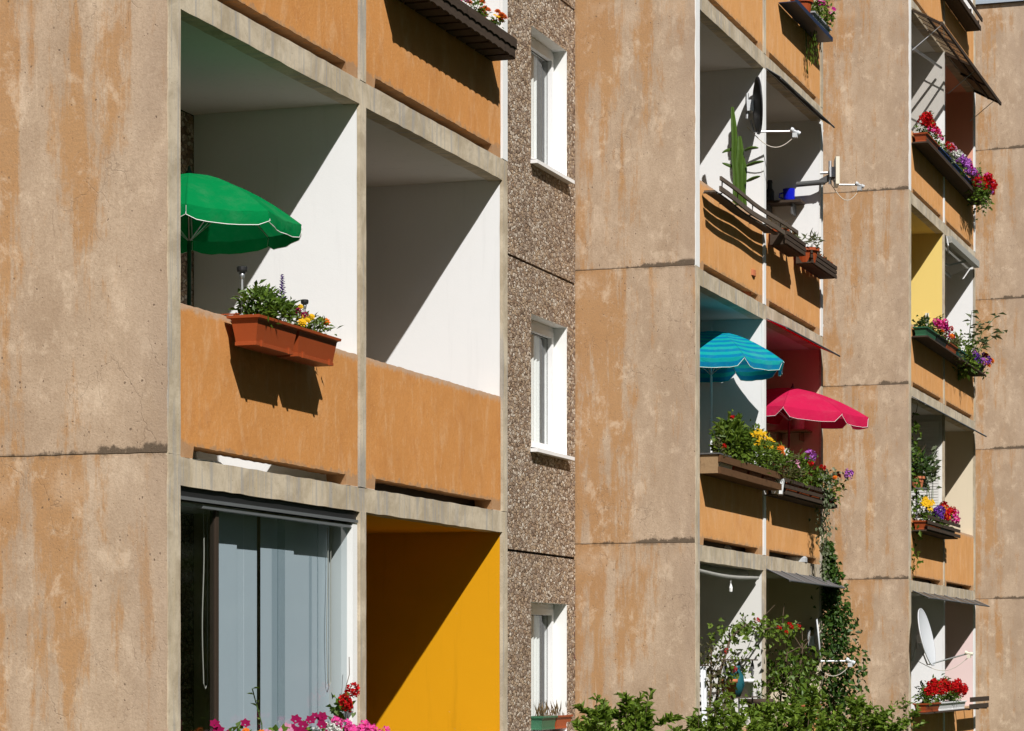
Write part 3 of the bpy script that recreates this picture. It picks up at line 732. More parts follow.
parasol('parasol', 'plain green parasol with white piping in the loggia above the glazed one', (-.55,1.27,5.70), .715, .31, M['green_cloth'], M['pole_green'], FL[1], rot=R(24), val=.085, scallop=.25, tip=M['pole_green'])
parasol('parasol', 'parasol striped in turquoise and blue with a white spike on a white walled loggia', (-.38,13.95,6.20), .82, .36, M['stripe_cloth'], M['pole_white'], FL[1], rot=R(-50), val=.10, scallop=.8)
parasol('parasol', 'tilted pink red parasol leaning out of the loggia beside the striped one', (-.16,16.98,5.87), .93, .27, M['red_cloth'], M['pole_red'], FL[1], rot=R(8), tilt=(R(1), R(6)), val=.12, scallop=.8, vout=.03, tip=M['pole_red'])

# ------------------------------------------------------------------ flower boxes of the near loggias
def terracotta_box(label, y0, y1, fill):
    root = thing('flower_box', (.12,(y0+y1)/2,4.53), label, 'flower box', 'terracotta boxes hung on the near parapet')
    trough(root, y0, y1, .03, .225, 4.510, 4.692, M['terra'], ribs=2, taper=.03)
    h = MB()
    for yy in (y0+.12, y1-.12):
        h = MB(); h.beam((-.12,yy,4.717),(.05,yy,4.717),.02,.006); h.beam((.02,yy,4.716),(.02,yy,4.53),.02,.006); h.beam((-.115,yy,4.716),(-.115,yy,4.6),.02,.006)
        h.build('hook', M['terra'], root)
    fill(root)
    return root
def fill1(root):
    plant(root, 'leafy_plant', (.13,.86,4.775), (.10,.24,.085), 'leaf', 620, .055, W=.024, seed=1, base=4.68)
    p = plant(root, 'salvia', (.13,1.16,4.775), (.08,.13,.08), 'leaf', 190, .05, W=.022, seed=2, base=4.68)
    flower(p, (.14,1.17,4.80), 'spike', 'f_violet', .052, (0,0,1), 'flower_spike')
    for dx, dz in ((.02,.07),(.07,.05),(-.02,.06),(.10,.03)): flower(p, (.14+dx,1.19+dx,4.74+dz), 'head', 'f_deep', .022, (.4,-.5,.6))
def fill2(root):
    p = plant(root, 'marigold', (.13,1.58,4.745), (.09,.27,.06), 'leaf_lime', 330, .05, W=.016, seed=3, base=4.68)
    for y, z, q in ((1.34,4.83,.026),(1.40,4.775,.026),(1.37,4.735,.032),(1.52,4.79,.024),(1.46,4.76,.022)): flower(p, (.19,y,z), 'pom', 'f_yellow', q, (.5,-.7,.5))
    flower(p, (.17,1.80,4.79), 'pom', 'f_orange', .036, (.5,-.8,.4))
terracotta_box('terracotta window box of dense green leaves with one violet flower spike', .62, 1.235, fill1)
terracotta_box('terracotta window box with yellow and orange marigolds next to the violet spike', 1.255, 1.89, fill2)
for i, (x, y, z, s, lab) in enumerate(((.07,.72,4.98,.9,'tall solar stake lamp at the end of the leafy terracotta box'),(.10,1.0,4.885,.8,'wide dark solar lamp among the leaves of the terracotta box'),
                                    (.07,1.11,4.90,.6,'small solar stake lamp close to the violet flower spike'),(.10,1.62,4.90,.7,'short solar stake lamp above the marigolds in the terracotta box'))):
    t = thing('solar_lamp', (x,y,4.70), lab, 'solar lamp', 'solar lamps stuck in the terracotta boxes')
    b = MB(); b.tube([(x,y,4.69),(x,y,z-.06*s)], .008, 8); b.build('stake', M['steel'], t)
    b = MB(); b.lathe((x,y,z-.06*s), [(.010,0),(.018*s,.012),(.02*s,.05*s),(.001,.051*s)], 12); b.build('lens', M['alu'], t, True)
    b = MB(); w = 1.5 if i == 1 else 1.; b.lathe((x,y,z-.012), [(.001,0),(.032*s*w,.0),(.036*s*w,.012),(.036*s*w,.034*s),(.03*s*w,.04*s),(.001,.041*s)], 14); b.build('cap', M['blackbox'], t)

# wooden planter above, scalloped dark shingles and marigolds
root = thing('wooden_planter', (.1,4.5,7.3), 'long dark scalloped timber planter full of rust marigolds high on the near parapet', 'planter')
def scallop_board(x, y0, y1, z0, z1, th, step=.13):
    pts = []; n = int((y1-y0)/step)
    bot = [(y0 + (y1-y0)*i/(n*8), z0 + .012*abs(math.sin(math.pi*i/8))**.6) for i in range(n*8+1)]
    top = [(y1, z1), (y0, z1)]
    b = MB(); b.prism([*bot, *top], x-th, x); return b
scallop_board(.215, 3.22, 5.52, 7.30, 7.385, .018).build('plank', M['wood_old'], root); scallop_board(.226, 3.22, 5.53, 7.372, 7.452, .016).build('plank', M['wood_old'], root)
for k in range(11):
    b = MB(); b.beam((.0,3.32+k*.217,7.315),(.196,3.32+k*.217,7.315),.17,.016); b.build('slat', M['wood_old'], root)
b = MB(); b.box(.0,.21,5.50,5.518,7.325,7.44); b.box(.0,.21,3.23,3.248,7.325,7.44); split_build(b, 'end_board', M['wood_old'], root)
trough(root, 3.27, 5.46, .015, .185, 7.325, 7.47, M['terra'], 'inner_box')
cy = 3.2
for i in range(9):
    y = 3.42+i*.24; p = plant(root, 'marigold', (.12,y,7.53), (.08,.13,.055), 'leaf', 75, .04, W=.016, seed=20+i, base=7.46)
    kinds = [('pom','f_rust',5,.036)] if i not in (1,4,6) else [('daisy','f_white',4,.028),('pom','f_rust',2,.034)]
    if i in (3,8): kinds.append(('daisy','f_yellow',2,.022))
    if i in (5,): kinds = [('head','f_pink',3,.032),('daisy','f_white',3,.03)]
    for kd, c_, n_, s_ in kinds:
        for q in range(n_): flower(p, (.10+rnd.uniform(-.04,.09), y+rnd.uniform(-.11,.11), 7.545+rnd.uniform(0,.06)), kd, c_, s_, (.4,-.5,.7))

# ------------------------------------------------------------------ glazed loggia
gz = bld
b = MB(); b.box(-.115,-.02,.002,2.798,3.545,3.615); gl = b.build('loggia_glazing', M['blackbox'], bld)
b = MB(); b.box(-.018,-.004,.004,2.796,3.540,3.560); b.box(-.060,-.0185,.35,2.796,3.505,3.522); b.box(-.110,-.062,.004,2.796,3.512,3.530); b.build('track', M['alu'], gl)
b = MB()
for y0, y1, x in ((.02,.62,-.055),(.60,1.06,-.075),(1.02,1.66,-.055),(1.58,2.26,-.075),(2.19,2.76,-.055)):
    b = MB(); b.face([(x,y0,1.93),(x,y1,1.93),(x,y1,3.508),(x,y0,3.508)]); b.build('pane', M['dglass'], gl)
b = MB()
for y in (.62,): b.box(-.085,-.045,y-.03,y+.012,1.93,3.505)
b.build('stile', M['darkframe'], gl)
b = MB(); b.box(-.20,-.012,2.715,2.797,1.905,3.538); b.build('side_post', M['reveal'], gl)
b = MB(); b.box(-.115,-.02,.004,2.796,1.897,1.93); b.build('bottom_track', M['alu'], gl)
root = thing('panel_blind', (-.15,1.6,1.9), 'grey blue panel blind hanging behind the sliding glass of the lowest near loggia', 'blind')
for y0, y1, x in ((.80,1.12,-.150),(1.10,1.46,-.165),(1.485,2.02,-.150),(2.00,2.66,-.165)):
    b = MB(); n = 12
    for k in range(n):
        ya, yb = y0+(y1-y0)*k/n, y0+(y1-y0)*(k+1)/n; f = lambda q: x + .0012*math.sin((q-y0)*5)
        b.face([(f(ya),ya,1.93),(f(yb),yb,1.93),(f(yb),yb,3.52),(f(ya),ya,3.52)])
    b.build('blind_panel', M['blind'], root, True)
b = MB(); b.box(-.18,-.135,.05,2.70,3.522,3.54); b.build('rail', M['alu'], root)
for yy, dz in ((.60,.55),(2.56,.62)):
    b = MB(); pts = [(-.135,yy+.012*math.sin(k*.5), 3.5-(3.5-2.45+.0)*k/14) for k in range(15)] + [(-.135,yy+.03,2.42),(-.135,yy+.06,2.45)] + [(-.135,yy+.06, 2.45+1.05*k/6) for k in range(1,7)]
    b.tube(pts, .0035, 5); b.build('pull_cord', M['cable'], root)

def balcony_box(name, label, y0, y1, z, mat, depth=.19, x0=.015, h=.15, cat='flower box', group=None):
    r = thing(name, (x0+.1,(y0+y1)/2,z), label, cat, group); trough(r, y0, y1, x0, x0+depth, z, z+h, mat); return r
root = balcony_box('flower_box', 'white box of pink and crimson geraniums in front of the glazed loggia', .25, 2.78, 1.80, M['reveal'])
specs = [(.45,'f_deep','trumpet',.25),(.75,'f_orange','pom',.20),(1.05,'f_palepink','trumpet',.22),(1.35,'f_deep','trumpet',.27),(1.65,'f_deep','trumpet',.28),(1.95,'f_white','head',.20),(2.2,'f_pink','head',.22),(2.45,'f_pink','head',.20),(2.68,'f_pink','head',.17)]
for i, (y, c_, kd, hh) in enumerate(specs):
    p = plant(root, 'geranium', (.12,y,1.96+hh*.25), (.11,.17,.11), 'leaf', 110, .05, W=.04, seed=40+i, base=1.94)
    for q in range(9): flower(p, (.12+rnd.uniform(-.06,.10), y+rnd.uniform(-.15,.15), 1.96+hh*rnd.uniform(.5,1.05)), kd, c_, .036 if kd != 'head' else .038, (.4,-.6,.5))
p = MB(); pts = [(.12,.92,1.95),(.13,.88,2.2),(.11,.82,2.36),(.12,.76,2.42)]; p.tube(pts, .004, 5, 1)
for k in range(7): leaf(p, Vector(pts[1]).lerp(Vector(pts[3]), k/6), rdir(rnd,-.2,.6), Vector((0,0,1)), .05, .03)
p.build('sprig', [M['leaf_lime'], M['stem']], root)
root2 = thing('tall_geranium', (-.02,2.52,1.9), 'tall geranium with two dark red heads against the cream post', 'plant')
pot(root2, (.0,2.55,1.955), .07, .10, M['terra2'])
p = plant(root2, 'geranium', (.0,2.52,2.20), (.07,.12,.14), 'leaf', 70, .05, W=.045, seed=55, base=2.04)
for y, z in ((2.46,2.30),(2.58,2.40),(2.44,2.33)): flower(p, (.04,y,z), 'head', 'f_red', .046, (.4,-.6,.5)); flower(p, (.05,y+.03,z-.02), 'head', 'f_red', .036, (.5,-.5,.1))
b = MB(); b.tube([(.0,2.55,2.4),(.01,2.60,2.5),(.0,2.62,2.62)], .003, 4); b.build('bare_twig', M['bark'], root2)

# planter on the lowest sill of the pebble wall, dry creeper stem on the joint
root = thing('sill_planter', (-1.2,11.2,1.93), 'planter with green and terracotta ends and dry grass on the window sill', 'planter')
trough(root, 10.70, 11.15, -1.40, -1.25, 1.925, 2.06, M['greenbox'], taper=.015); trough(root, 11.17, 11.66, -1.40, -1.25, 1.925, 2.06, M['terra'], taper=.015)
b = MB()
for k in range(70):
    y = rnd.uniform(10.75,11.62); s = Vector((-1.33+rnd.uniform(-.04,.05), y, 2.04)); d = Vector((rnd.uniform(-.35,.45), rnd.uniform(-.5,.5), 1)); leaf(b, s, d, Vector((1,0,.2)), rnd.uniform(.06,.22), .005)
b.build('dry_grass', M['leaf_dry'], root)
b = MB(); pts = [(-1.285+.012*math.sin(k*1.3), 11.79+.012*math.cos(k*1.9), 3.40-.048*k) for k in range(17)]
b.tube(pts, [.012+.010*abs(math.sin(k*1.1)) for k in range(17)], 7)
for k in range(34):
    q = Vector(pts[rnd.randrange(17)]); leaf(b, q, rdir(rnd,-.8,.3), Vector((0,0,1)), .05, .02)
tag(b.build('dry_creeper', M['rope']), 'dry reddish creeper stem hanging beside the lowest pebble wall window', 'dead plant')

# ------------------------------------------------------------------ satellite dishes
def dish(label, c, nrm, r0, mat, arm_len, arm_drop, lnbmat, wall=None, cable=True, flat=False, group='satellite dishes on the loggias'):
    c = Vector(c); n = Vector(nrm).normalized(); root = thing('satellite_dish', c, label, 'satellite dish', group)
    if not flat:
        b = MB(); prof = [(.001,0)]+[(r0*u, .16*r0*u*u*.9) for u in (.2,.4,.6,.8,.93,1.)]+[(r0*1.015,.16*r0*.9+.004),(r0*1.01,.16*r0*.9-.012)]+[(r0*u, .16*r0*u*u*.9-.012) for u in (.9,.7,.5,.3,.1)]+[(.001,-.012)]
        b.lathe(c, prof, 36, 0, n); b.build('reflector', mat, root, True)
    else:
        b = MB(); side = n.cross(Vector((0,0,1))).normalized(); b.beam(c-Vector((0,0,r0)), c+Vector((0,0,r0)), r0*1.8, .045, 0, n); b.build('reflector', mat, root)
    dn = Vector((0,0,-1)); dn = (dn - n*dn.dot(n)).normalized()
    a0 = c + dn*r0*.93 + n*.02; a1 = c + n*arm_len + dn*arm_drop
    b = MB(); b.tube([c - n*.05 + dn*r0*.5, a0 - n*.04, a0, a1], .011, 8); b.build('feed_arm', M['steel'], root)
    back = (c - a1).normalized(); back = (back*.9 + n*-.2).normalized()
    b = MB(); b.lathe(a1 + back*-.03, [(.001,-.03),(.022,-.03),(.024,.01),(.014,.015),(.014,.05),(.026,.055),(.026,.085),(.001,.09)], 12, 0, back)
    b.box(-.025,.025,-.03,.03,-.05,.0, 0, Matrix.Translation(a1+Vector((0,0,-.02)))); b.build('feed_head', lnbmat, root)
    b = MB(); w = Vector(wall) if wall else c - n*.2
    b.beam(c - n*.015, c - n*.09, .10, .12); b.tube([c - n*.08, w], .016, 8); b.tube([c-n*.08+Vector((0,0,-.14)), c-n*.08+Vector((0,0,.14))], .02, 8); b.build('bracket', M['steel'], root)
    if cable:
        b = MB(); p0 = a1 + Vector((0,0,-.05)); p1 = c - n*.08 + Vector((0,0,-r0*.75)); pts = []
        for k in range(13):
            u = k/12; q = p0.lerp(p1, u); q.z -= .20*math.sin(math.pi*u)*(1-.3*u); pts.append(q)
        b.tube(pts, .005, 6); b.build('cable', M['cable'], root)
    return root
RR = Vector((.947,.321,0)); TC = Vector((.32,-.947,0))     # along the picture's width / towards the viewer
dish('black satellite dish seen edge on beside the tall cactus', (-.045,14.56,8.75), Vector((.925,.362,.05)), .31, M['dishblack'], .44, .30, M['dishgrey'], (-.18,14.795,8.66))
dish('flat ivory panel aerial on a dark arm above the potted succulents', (.225,17.70,8.55), RR*.99+TC*.03+Vector((0,0,.05)), .165, M['plastic'], .27, .17, M['grey'], None, True, True)
b = MB(); b.tube([(-.27,17.70,8.43),(.08,17.70,8.44)], .033, 12); b.beam((.03,17.70,8.44),(.20,17.70,8.52),.05,.07)
tag(b.build('aerial_arm', M['rod']), 'dark tubular arm reaching out of the loggia to the flat ivory aerial', 'bracket')
dish('satellite dish edge on, half covered by the dark climber', (-.02,17.62,2.86), Vector((.972,.24,.08)), .27, M['dishgrey'], .40, .28, M['dishgrey'], (-.12,17.815,2.8))
dish('large pale grey satellite dish standing above the red geraniums', (.165,24.05,2.955), RR*.93+TC*.34+Vector((0,0,.22)), .42, M['dishgrey'], .60, .36, M['plastic'], (-.0,24.12,2.62))

# ------------------------------------------------------------------ second projecting block: upper loggias
# tray rail and petunia box on the highest visible parapet
root = thing('flower_tray', (.1,16.6,10.13), 'navy metal tray with terracotta pot and trailing petunias under the frame top', 'flower box')
b = MB(); b.box(.0,.20,15.55,17.60,10.115,10.125); b.box(.185,.20,15.55,17.60,10.126,10.165); b.build('tray', M['navy'], root)
pot(root, (.10,16.32,10.127), .13, .20, M['terra'])
trough(root, 16.62, 17.56, .02, .18, 10.128, 10.26, M['wood_grey'] if False else M['grey'])
for i, y in enumerate((16.75,17.0,17.25,17.5)):
    plant(root, 'petunia', (.13,y,10.36), (.12,.17,.16), 'leaf_lime', 110, .06, [('trumpet','f_magenta',4,.035),('trumpet','f_palepink',1,.03)], W=.035, seed=60+i, base=10.24, droop=.2)
b = MB(); b.beam((.03,16.85,10.10),(.03,16.95,9.6),.012,.012)
for k in range(50):
    y = 16.75+rnd.uniform(0,.25); leaf(b, Vector((.05+rnd.uniform(0,.1), y, 10.1-rnd.uniform(0,.35))), Vector((.2,.1,-1)), Vector((1,0,0)), .06, .03)
b.build('trailing_stem', M['leaf'], root)

# cactus, slatted rack and pots
root = thing('cactus', (-.15,14.35,6.61), 'tall green columnar cactus with side branches beside the black dish', 'cactus')
pot(root, (-.16,14.35,6.60), .17, .30, M['terra2'])
def ribbed(b, pts, r, n=5):
    """fluted succulent stem"""
    b.tube(pts, r, n*2)
    m = len(pts); i0 = len(b.v) - m*n*2
    for i in range(m):
        c = Vector(pts[i])
        for k in range(n*2):
            if k % 2:
                q = Vector(b.v[i0+i*n*2+k]); b.v[i0+i*n*2+k] = tuple(c + (q-c)*.72)
for k, (dx, dy, top, lean, r_) in enumerate(((0,0,8.38,-.005,.045),(.045,.03,8.16,.01,.040),(-.025,-.03,8.70,-.10,.036))):
    b = MB(); pts = []
    for i in range(11):
        u = i/10; pts.append((-.16+dx*.6+lean*.55*u + .008*math.sin(i*2.2+k), 14.35+dy, 6.85+(top-6.85)*u))
    ribbed(b, pts, [r_*(.95+.08*math.sin(i*1.7)) * (1 if i < 9 else (.95 if i == 9 else .55)) for i in range(11)]); b.build('stem', M['cactus'], root, False)
b = MB()
for (x, z, dx, dz) in ((-.18,8.22,-.17,-.02),(-.10,8.22,.16,.01),(-.08,8.05,.20,.03),(-.18,8.02,-.17,.07),(-.08,7.88,.16,.04)):
    ribbed(b, [(x+dx*u, 14.34-.02*u, z+dz*u*u+.02*math.sin(u*3)) for u in (0,.25,.5,.75,.9,1.)], [.014,.022,.022,.018,.012,.004], 3)
b.build('side_branch', M['cactus'], root)
root = thing('slatted_rack', (.1,13.5,7.4), 'sagging rack of grey weathered slats on the parapet below the cactus', 'rack')
def sagged(b, x, y0, y1, z, sag, w, h):
    n = 10; P = [Vector((x+.01*math.sin(i), y0+(y1-y0)*i/n, z - sag*4*(i/n)*(1-i/n))) for i in range(n+1)]
    for i in range(n): b.beam(P[i], P[i+1]+(P[i+1]-P[i])*.01, w, h)
for x, y0, y1, z, sg, w, h in ((.05,12.10,14.80,7.385,.012,.06,.02),(.12,12.06,14.9,7.375,.015,.05,.02),(.205,12.04,14.98,7.395,.02,.02,.05),(.215,12.02,15.6,7.495,.02,.02,.04)):
    b = MB(); sagged(b, x, y0, y1, z, sg, w, h); b.build('slat', M['wood_grey'], root)
for k in range(5):
    y = 12.15+k*.66; b = MB(); b.tube([(-.0,y,7.38),(.195,y,7.36-.01*math.sin(k)),(.20,y,7.50-.02*math.sin(k*.8))], .008, 6); b.build('strut', M['rod'], root)
def plank_planter(label, y0, y1, z, mat, x0=.03, x1=.23, rows=3, h=.16, group='timber plank planters', nm='wooden_planter', gap=.012):
    r = thing(nm, ((x0+x1)/2,(y0+y1)/2,z), label, 'planter', group); ph = h/rows
    for k in range(rows):
        b = MB(); b.box(x1-.018, x1+rnd.uniform(-.002,.004), y0+rnd.uniform(-.03,.02), y1+rnd.uniform(-.02,.04), z+k*ph+gap/2, z+(k+1)*ph-gap/2); b.build('plank', mat, r)
    b = MB(); b.box(x0, x1-.02, y0+.02, y0+.036, z+.005, z+h-.03); b.box(x0, x1-.02, y1-.036, y1-.02, z+.005, z+h-.03); b.box(x0, x1-.02, y0+.037, y1-.037, z, z+.014); split_build(b, 'end_board', mat, r)
    return r
g1 = 'potted succulents on the plank planters'
r1 = plank_planter('narrow dark plank planter next to the sagging slat rack', 14.98, 15.95, 7.27, M['wood_old'])
r2 = plank_planter('dark plank planter nearest the flat aerial with five small pots', 16.30, 17.68, 7.25, M['wood_old'])
def potted(label, c, r0, h, lm, n, L, hh, fl=(), group=g1, W=None, matp='terra', nm='potted_plant', droop=0):
    t = thing(nm, c, label, 'potted plant', group); pot(t, c, r0, h, M[matp]); plant(t, 'plant', (c[0],c[1],c[2]+h+hh*.6), (r0*1.1,r0*1.1,hh*.6), lm, n, L, fl, W=W, seed=int(c[1]*7), base=c[2]+h*.85, droop=droop); return t
potted('terracotta pot with a curling twig at the end of the slat rack', (.12,15.10,7.286), .10, .17, 'leaf_dry', 30, .10, .10, W=.012)
b = MB(); b.tube([(.12,15.15,7.45),(.13,15.25,7.56),(.12,15.30,7.60),(.12,15.34,7.70)], .006, 5); 
potted('low pot of dry twigs inside the narrow plank planter', (.12,15.62,7.286), .085, .13, 'leaf_dry', 30, .08, .07, W=.02)
potted('large terracotta pot of pale succulent leaves beside the flat aerial', (.13,16.42,7.266), .15, .17, 'leaf_silver', 40, .13, .12, W=.028)
for k, y in enumerate((16.78,17.0,17.22,17.44)):
    potted('low terracotta pot in the row of four behind the planks', (.13,y,7.266), .095, .15, 'leaf_rust', 14, .05, .03, group='row of four low pots')
root = thing('wall_shelf', (-.4,17.72,8.2), 'dark wall shelf carrying a cobalt blue cup', 'shelf')
b = MB(); b.box(-.72,-.19,17.56,17.818,8.195,8.225); b.build('board', M['wood_old'], root)
b = MB(); b.box(-.62,-.60,17.60,17.818,8.06,8.194); b.box(-.32,-.30,17.60,17.818,8.06,8.194); split_build(b, 'bracket', M['rod'], root)
root = thing('blue_cup', (-.36,17.68,8.225), 'cobalt blue glazed cup on the dark wall shelf', 'cup')
b = MB(); b.lathe((-.36,17.68,8.226), [(.001,0),(.062,0),(.07,.02),(.075,.15),(.068,.15),(.06,.03),(.001,.03)], 20); b.build('body', M['cobalt'], root)
b = MB(); b.tube([(-.43,17.67,8.33),(-.47,17.66,8.32),(-.48,17.66,8.28),(-.43,17.67,8.26)], .011, 7); b.build('handle', M['cobalt'], root)
b = MB(); b.lathe((-.60,17.68,8.226), [(.001,0),(.05,0),(.055,.02),(.055,.13),(.03,.17),(.028,.23),(.035,.235),(.03,.27),(.001,.275)], 16)
tag(b.build('dark_bottle', M['blackbox']), 'dark bottle standing on the wall shelf behind the blue cup', 'bottle')
root = thing('awning', (0,16.5,9.2), 'folded dark grey awning flap above the blue cup', 'awning', 'awnings over the loggias')
def flap(root, y0, y1, z, out, drop, mat, n=5, rods=True, x0=.003, sag=.02):
    b = MB(); b2 = []
    for k in range(n*4):
        ya, yb = y0+(y1-y0)*k/(n*4), y0+(y1-y0)*(k+1)/(n*4)
        e = lambda q: drop + sag*abs(math.sin(math.pi*(q-y0)/(y1-y0)*n))
        b.face([(x0,ya,z),(x0+out,ya,z-e(ya)),(x0+out,yb,z-e(yb)),(x0,yb,z)]); b.face([(x0,ya,z-.006),(x0,yb,z-.006),(x0+out,yb,z-e(yb)-.006),(x0+out,ya,z-e(ya)-.006)])
    b.build('fabric', mat, root)
    if rods:
        for k in range(n+1):
            y = y0+.01+(y1-y0-.02)*k/n; q = MB(); q.tube([(x0,y,z+.008),(x0+out,y,z-drop+.004)], .007, 5); q.build('rod', M['rod'], root)
        q = MB(); q.tube([(x0+out,y0,z-drop-sag*.4),(x0+out,y1,z-drop-sag*.4)], .011, 6); q.build('front_bar', M['rod'], root)
flap(root, 14.92, 17.80, 9.235, .17, .11, M['awn_dark'], 3)
root = thing('awning', (0,16.5,6.4), 'red awning flap above the tilted pink parasol', 'awning', 'awnings over the loggias')
flap(root, 14.93, 17.82, 6.435, .235, .105, M['awn_red'], 1, True, .003, .004)

# lower loggia of the second block
root = thing('parasol_planter', (.1,13.4,4.55), 'brown railed timber planter of bright bushes below the striped parasol', 'planter')
for z0, z1 in ((4.505,4.575),(4.625,4.695)):
    b = MB(); b.box(.19,.215,12.02,14.78,z0,z1); b.build('rail', M['wood_brown'], root)
b = MB(); b.box(.0,.188,12.02,12.042,4.51,4.70); b.build('end_board', M['board'], root)
b = MB(); b.box(.0,.188,12.045,14.76,4.505,4.52); b.build('bottom_board', M['wood_brown'], root)
b = MB(); b.box(.0,.21,12.0,12.5,4.702,4.715); b.build('top_board', M['rod'], root)
for k in range(4):
    trough(root, 12.12+k*.66, 12.70+k*.66, .02, .18, 4.522, 4.66, M['pvc'] if k in (0,) else M['terra'], 'inner_box')
plant(root, 'bushy_plant', (.08,13.05,4.91), (.14,.34,.20), 'leaf_lime', 1100, .08, [('head','f_red',1,.03)], W=.05, seed=70, base=4.66)
p = plant(root, 'yellow_daisy_bush', (.10,13.95,4.90), (.14,.42,.19), 'leaf_lime', 850, .06, [('daisy','f_yellow',85,.026)], W=.03, seed=71, base=4.66)
plant(root, 'lime_plant', (.13,14.62,4.84), (.15,.30,.16), 'leaf_lime', 560, .08, [('daisy','f_white',2,.05),('pom','f_orange',3,.04)], W=.022, seed=72, base=4.66)
plant(root, 'small_red_plant', (.15,12.22,4.76), (.09,.14,.09), 'leaf_rust', 80, .05, [('head','f_red',1,.03)], seed=73, base=4.66)
root = thing('white_pot', (.2,14.9,4.5), 'small white ceramic pot wedged between the two long planters', 'pot')
b = MB(); b.lathe((.14,14.88,4.47), [(.001,0),(.06,0),(.085,.16),(.09,.17),(.08,.17),(.001,.15)], 16); b.build('body', M['pvc'], root)
b = MB(); b.box(-.05,.14,14.84,14.92,4.455,4.468); b.build('ledge', M['wood_grey'], root)
root = plank_planter('open plank planter with trailing creeper below the pink parasol', 15.02, 17.72, 4.46, M['wood_old'], .0, .22, 3, .21, gap=.03)
for k in range(4):
    y = 15.2+k*.66; trough(root, y, y+.55, .02, .19, 4.478, 4.62, M['terra'], 'inner_box')
plant(root, 'wispy_plant', (.12,15.3,4.80), (.14,.33,.14), 'leaf_rust', 230, .06, [('trumpet','f_palepink',6,.03)], seed=74, base=4.6)
plant(root, 'geranium', (.12,15.95,4.80), (.14,.32,.18), 'leaf_lime', 320, .07, [('head','f_red',1,.04)], seed=75, base=4.6)
p = plant(root, 'geranium', (.14,16.6,4.80), (.15,.34,.17), 'leaf', 260, .07, [('head','f_red',2,.04)], seed=76, base=4.6)
flower(p, (.19,16.35,5.0), 'head', 'f_mauve', .08, (.4,-.7,.5))
p = plant(root, 'geranium', (.17,17.35,4.74), (.17,.36,.18), 'leaf', 280, .07, [('pom','f_orange',3,.045)], seed=77, base=4.6)
flower(p, (.42,17.45,4.86), 'head', 'f_mauve', .065, (.4,-.7,.5))
b = MB(); pts = []
for k in range(26):
    u = k/25; pts.append(Vector((.24-.10*u+.02*math.sin(k*1.1), 16.95+.40*u+.03*math.sin(k*.7), 4.85-1.28*u)))
b.tube(pts, .006, 5, 1); b.tube([q+Vector((.02,.07+.02*math.sin(i),.0)) for i, q in enumerate(pts[:20])], .005, 5, 1)
for k in range(330):
    u = rnd.random()**1.7; q = pts[int(u*25)]; w = .10*(1-u)+.025; leaf(b, q+Vector((rnd.gauss(0,w*.7), rnd.gauss(0,w), rnd.gauss(0,.03))), Vector((rnd.uniform(-.3,.8),rnd.uniform(-1,.4),-.7)), rdir(rnd,0,1), .055, .035)
b.build('trailing_creeper', [M['leaf_silver'], M['stem']], root)
root = thing('wall_shelf', (-.3,17.7,5.42), 'pale timber shelf on the beige wall under the pink parasol', 'shelf')
b = MB(); b.box(-.58,-.10,17.50,17.818,5.405,5.425); b.build('board', M['board'], root)
b = MB(); b.box(-.5,-.48,17.6,17.818,5.30,5.404); b.box(-.22,-.20,17.6,17.818,5.30,5.404); split_build(b, 'bracket', M['board'], root)
root = thing('white_jar', (-.22,17.65,5.425), 'cream storage jar standing on the pale timber shelf', 'jar')
b = MB(); b.lathe((-.24,17.66,5.426), [(.001,0),(.07,0),(.075,.02),(.075,.14),(.001,.142)], 16); b.build('body', M['plastic'], root)
b = MB(); b.lathe((-.24,17.66,5.569), [(.001,0),(.078,0),(.078,.03),(.02,.035),(.02,.05),(.001,.052)], 16); b.build('lid', M['board'], root)
root = thing('plant_stand', (-.5,13.2,3.79), 'slim white plant stand behind the parapet of the striped parasol loggia', 'plant stand')
b = MB(); 
for a in range(3): b.tube([(-.35+.10*math.cos(a*2.1),12.6+.10*math.sin(a*2.1),3.79),(-.35+.06*math.cos(a*2.1),12.6+.06*math.sin(a*2.1),4.98)], .008, 6)
b.lathe((-.35,12.6,4.98), [(.001,0),(.10,0),(.10,.015),(.001,.016)], 14); b.build('stand', M['pole_white'], root)
pot(root, (-.35,12.6,4.997), .07, .10, M['pvc']); plant(root, 'plant', (-.33,12.6,5.17), (.09,.09,.07), 'leaf', 50, .06, seed=79, base=5.08)

# lowest loggias of the second block
root = thing('awning', (0,13.4,3.5), 'furled ivory awning with a sagging bar over the rose loggia', 'awning', 'awnings over the loggias')
b = MB(); b.tube([(-.06,12.02+2.74*k/10,3.535-.03*math.sin(math.pi*k/10)) for k in range(11)], .022, 10); b.build('front_bar', M['awn_white'], root)
b = MB(); b.tube([(-.2,12.02,3.585),(-.2,14.78,3.585)], .035, 12); b.build('roller', M['awn_white'], root)
b = MB(); b.tube([(-.06,13.55,3.50),(-.06,13.55,3.44)], .003, 5); b.lathe((-.06,13.55,3.34), [(.001,0),(.016,.01),(.02,.05),(.008,.09),(.001,.10)], 8); b.build('tassel', M['trim'], root)
root = thing('awning', (0,16.4,3.55), 'flat grey awning with dark rods beside the climber', 'awning', 'awnings over the loggias')
flap(root, 14.93, 17.93, 3.635, .27, .125, M['awn_grey'], 4, True, .003, .012)
root = thing('wall_lamp', (-.9,17.8,3.1), 'dark box lamp on the shaded cream wall', 'lamp')
b = MB(); b.box(-.98,-.70,17.70,17.818,3.05,3.18); b.build('housing', M['blackbox'], root); b = MB(); b.box(-.94,-.74,17.692,17.699,3.07,3.16); b.build('cover', M['grey'], root)

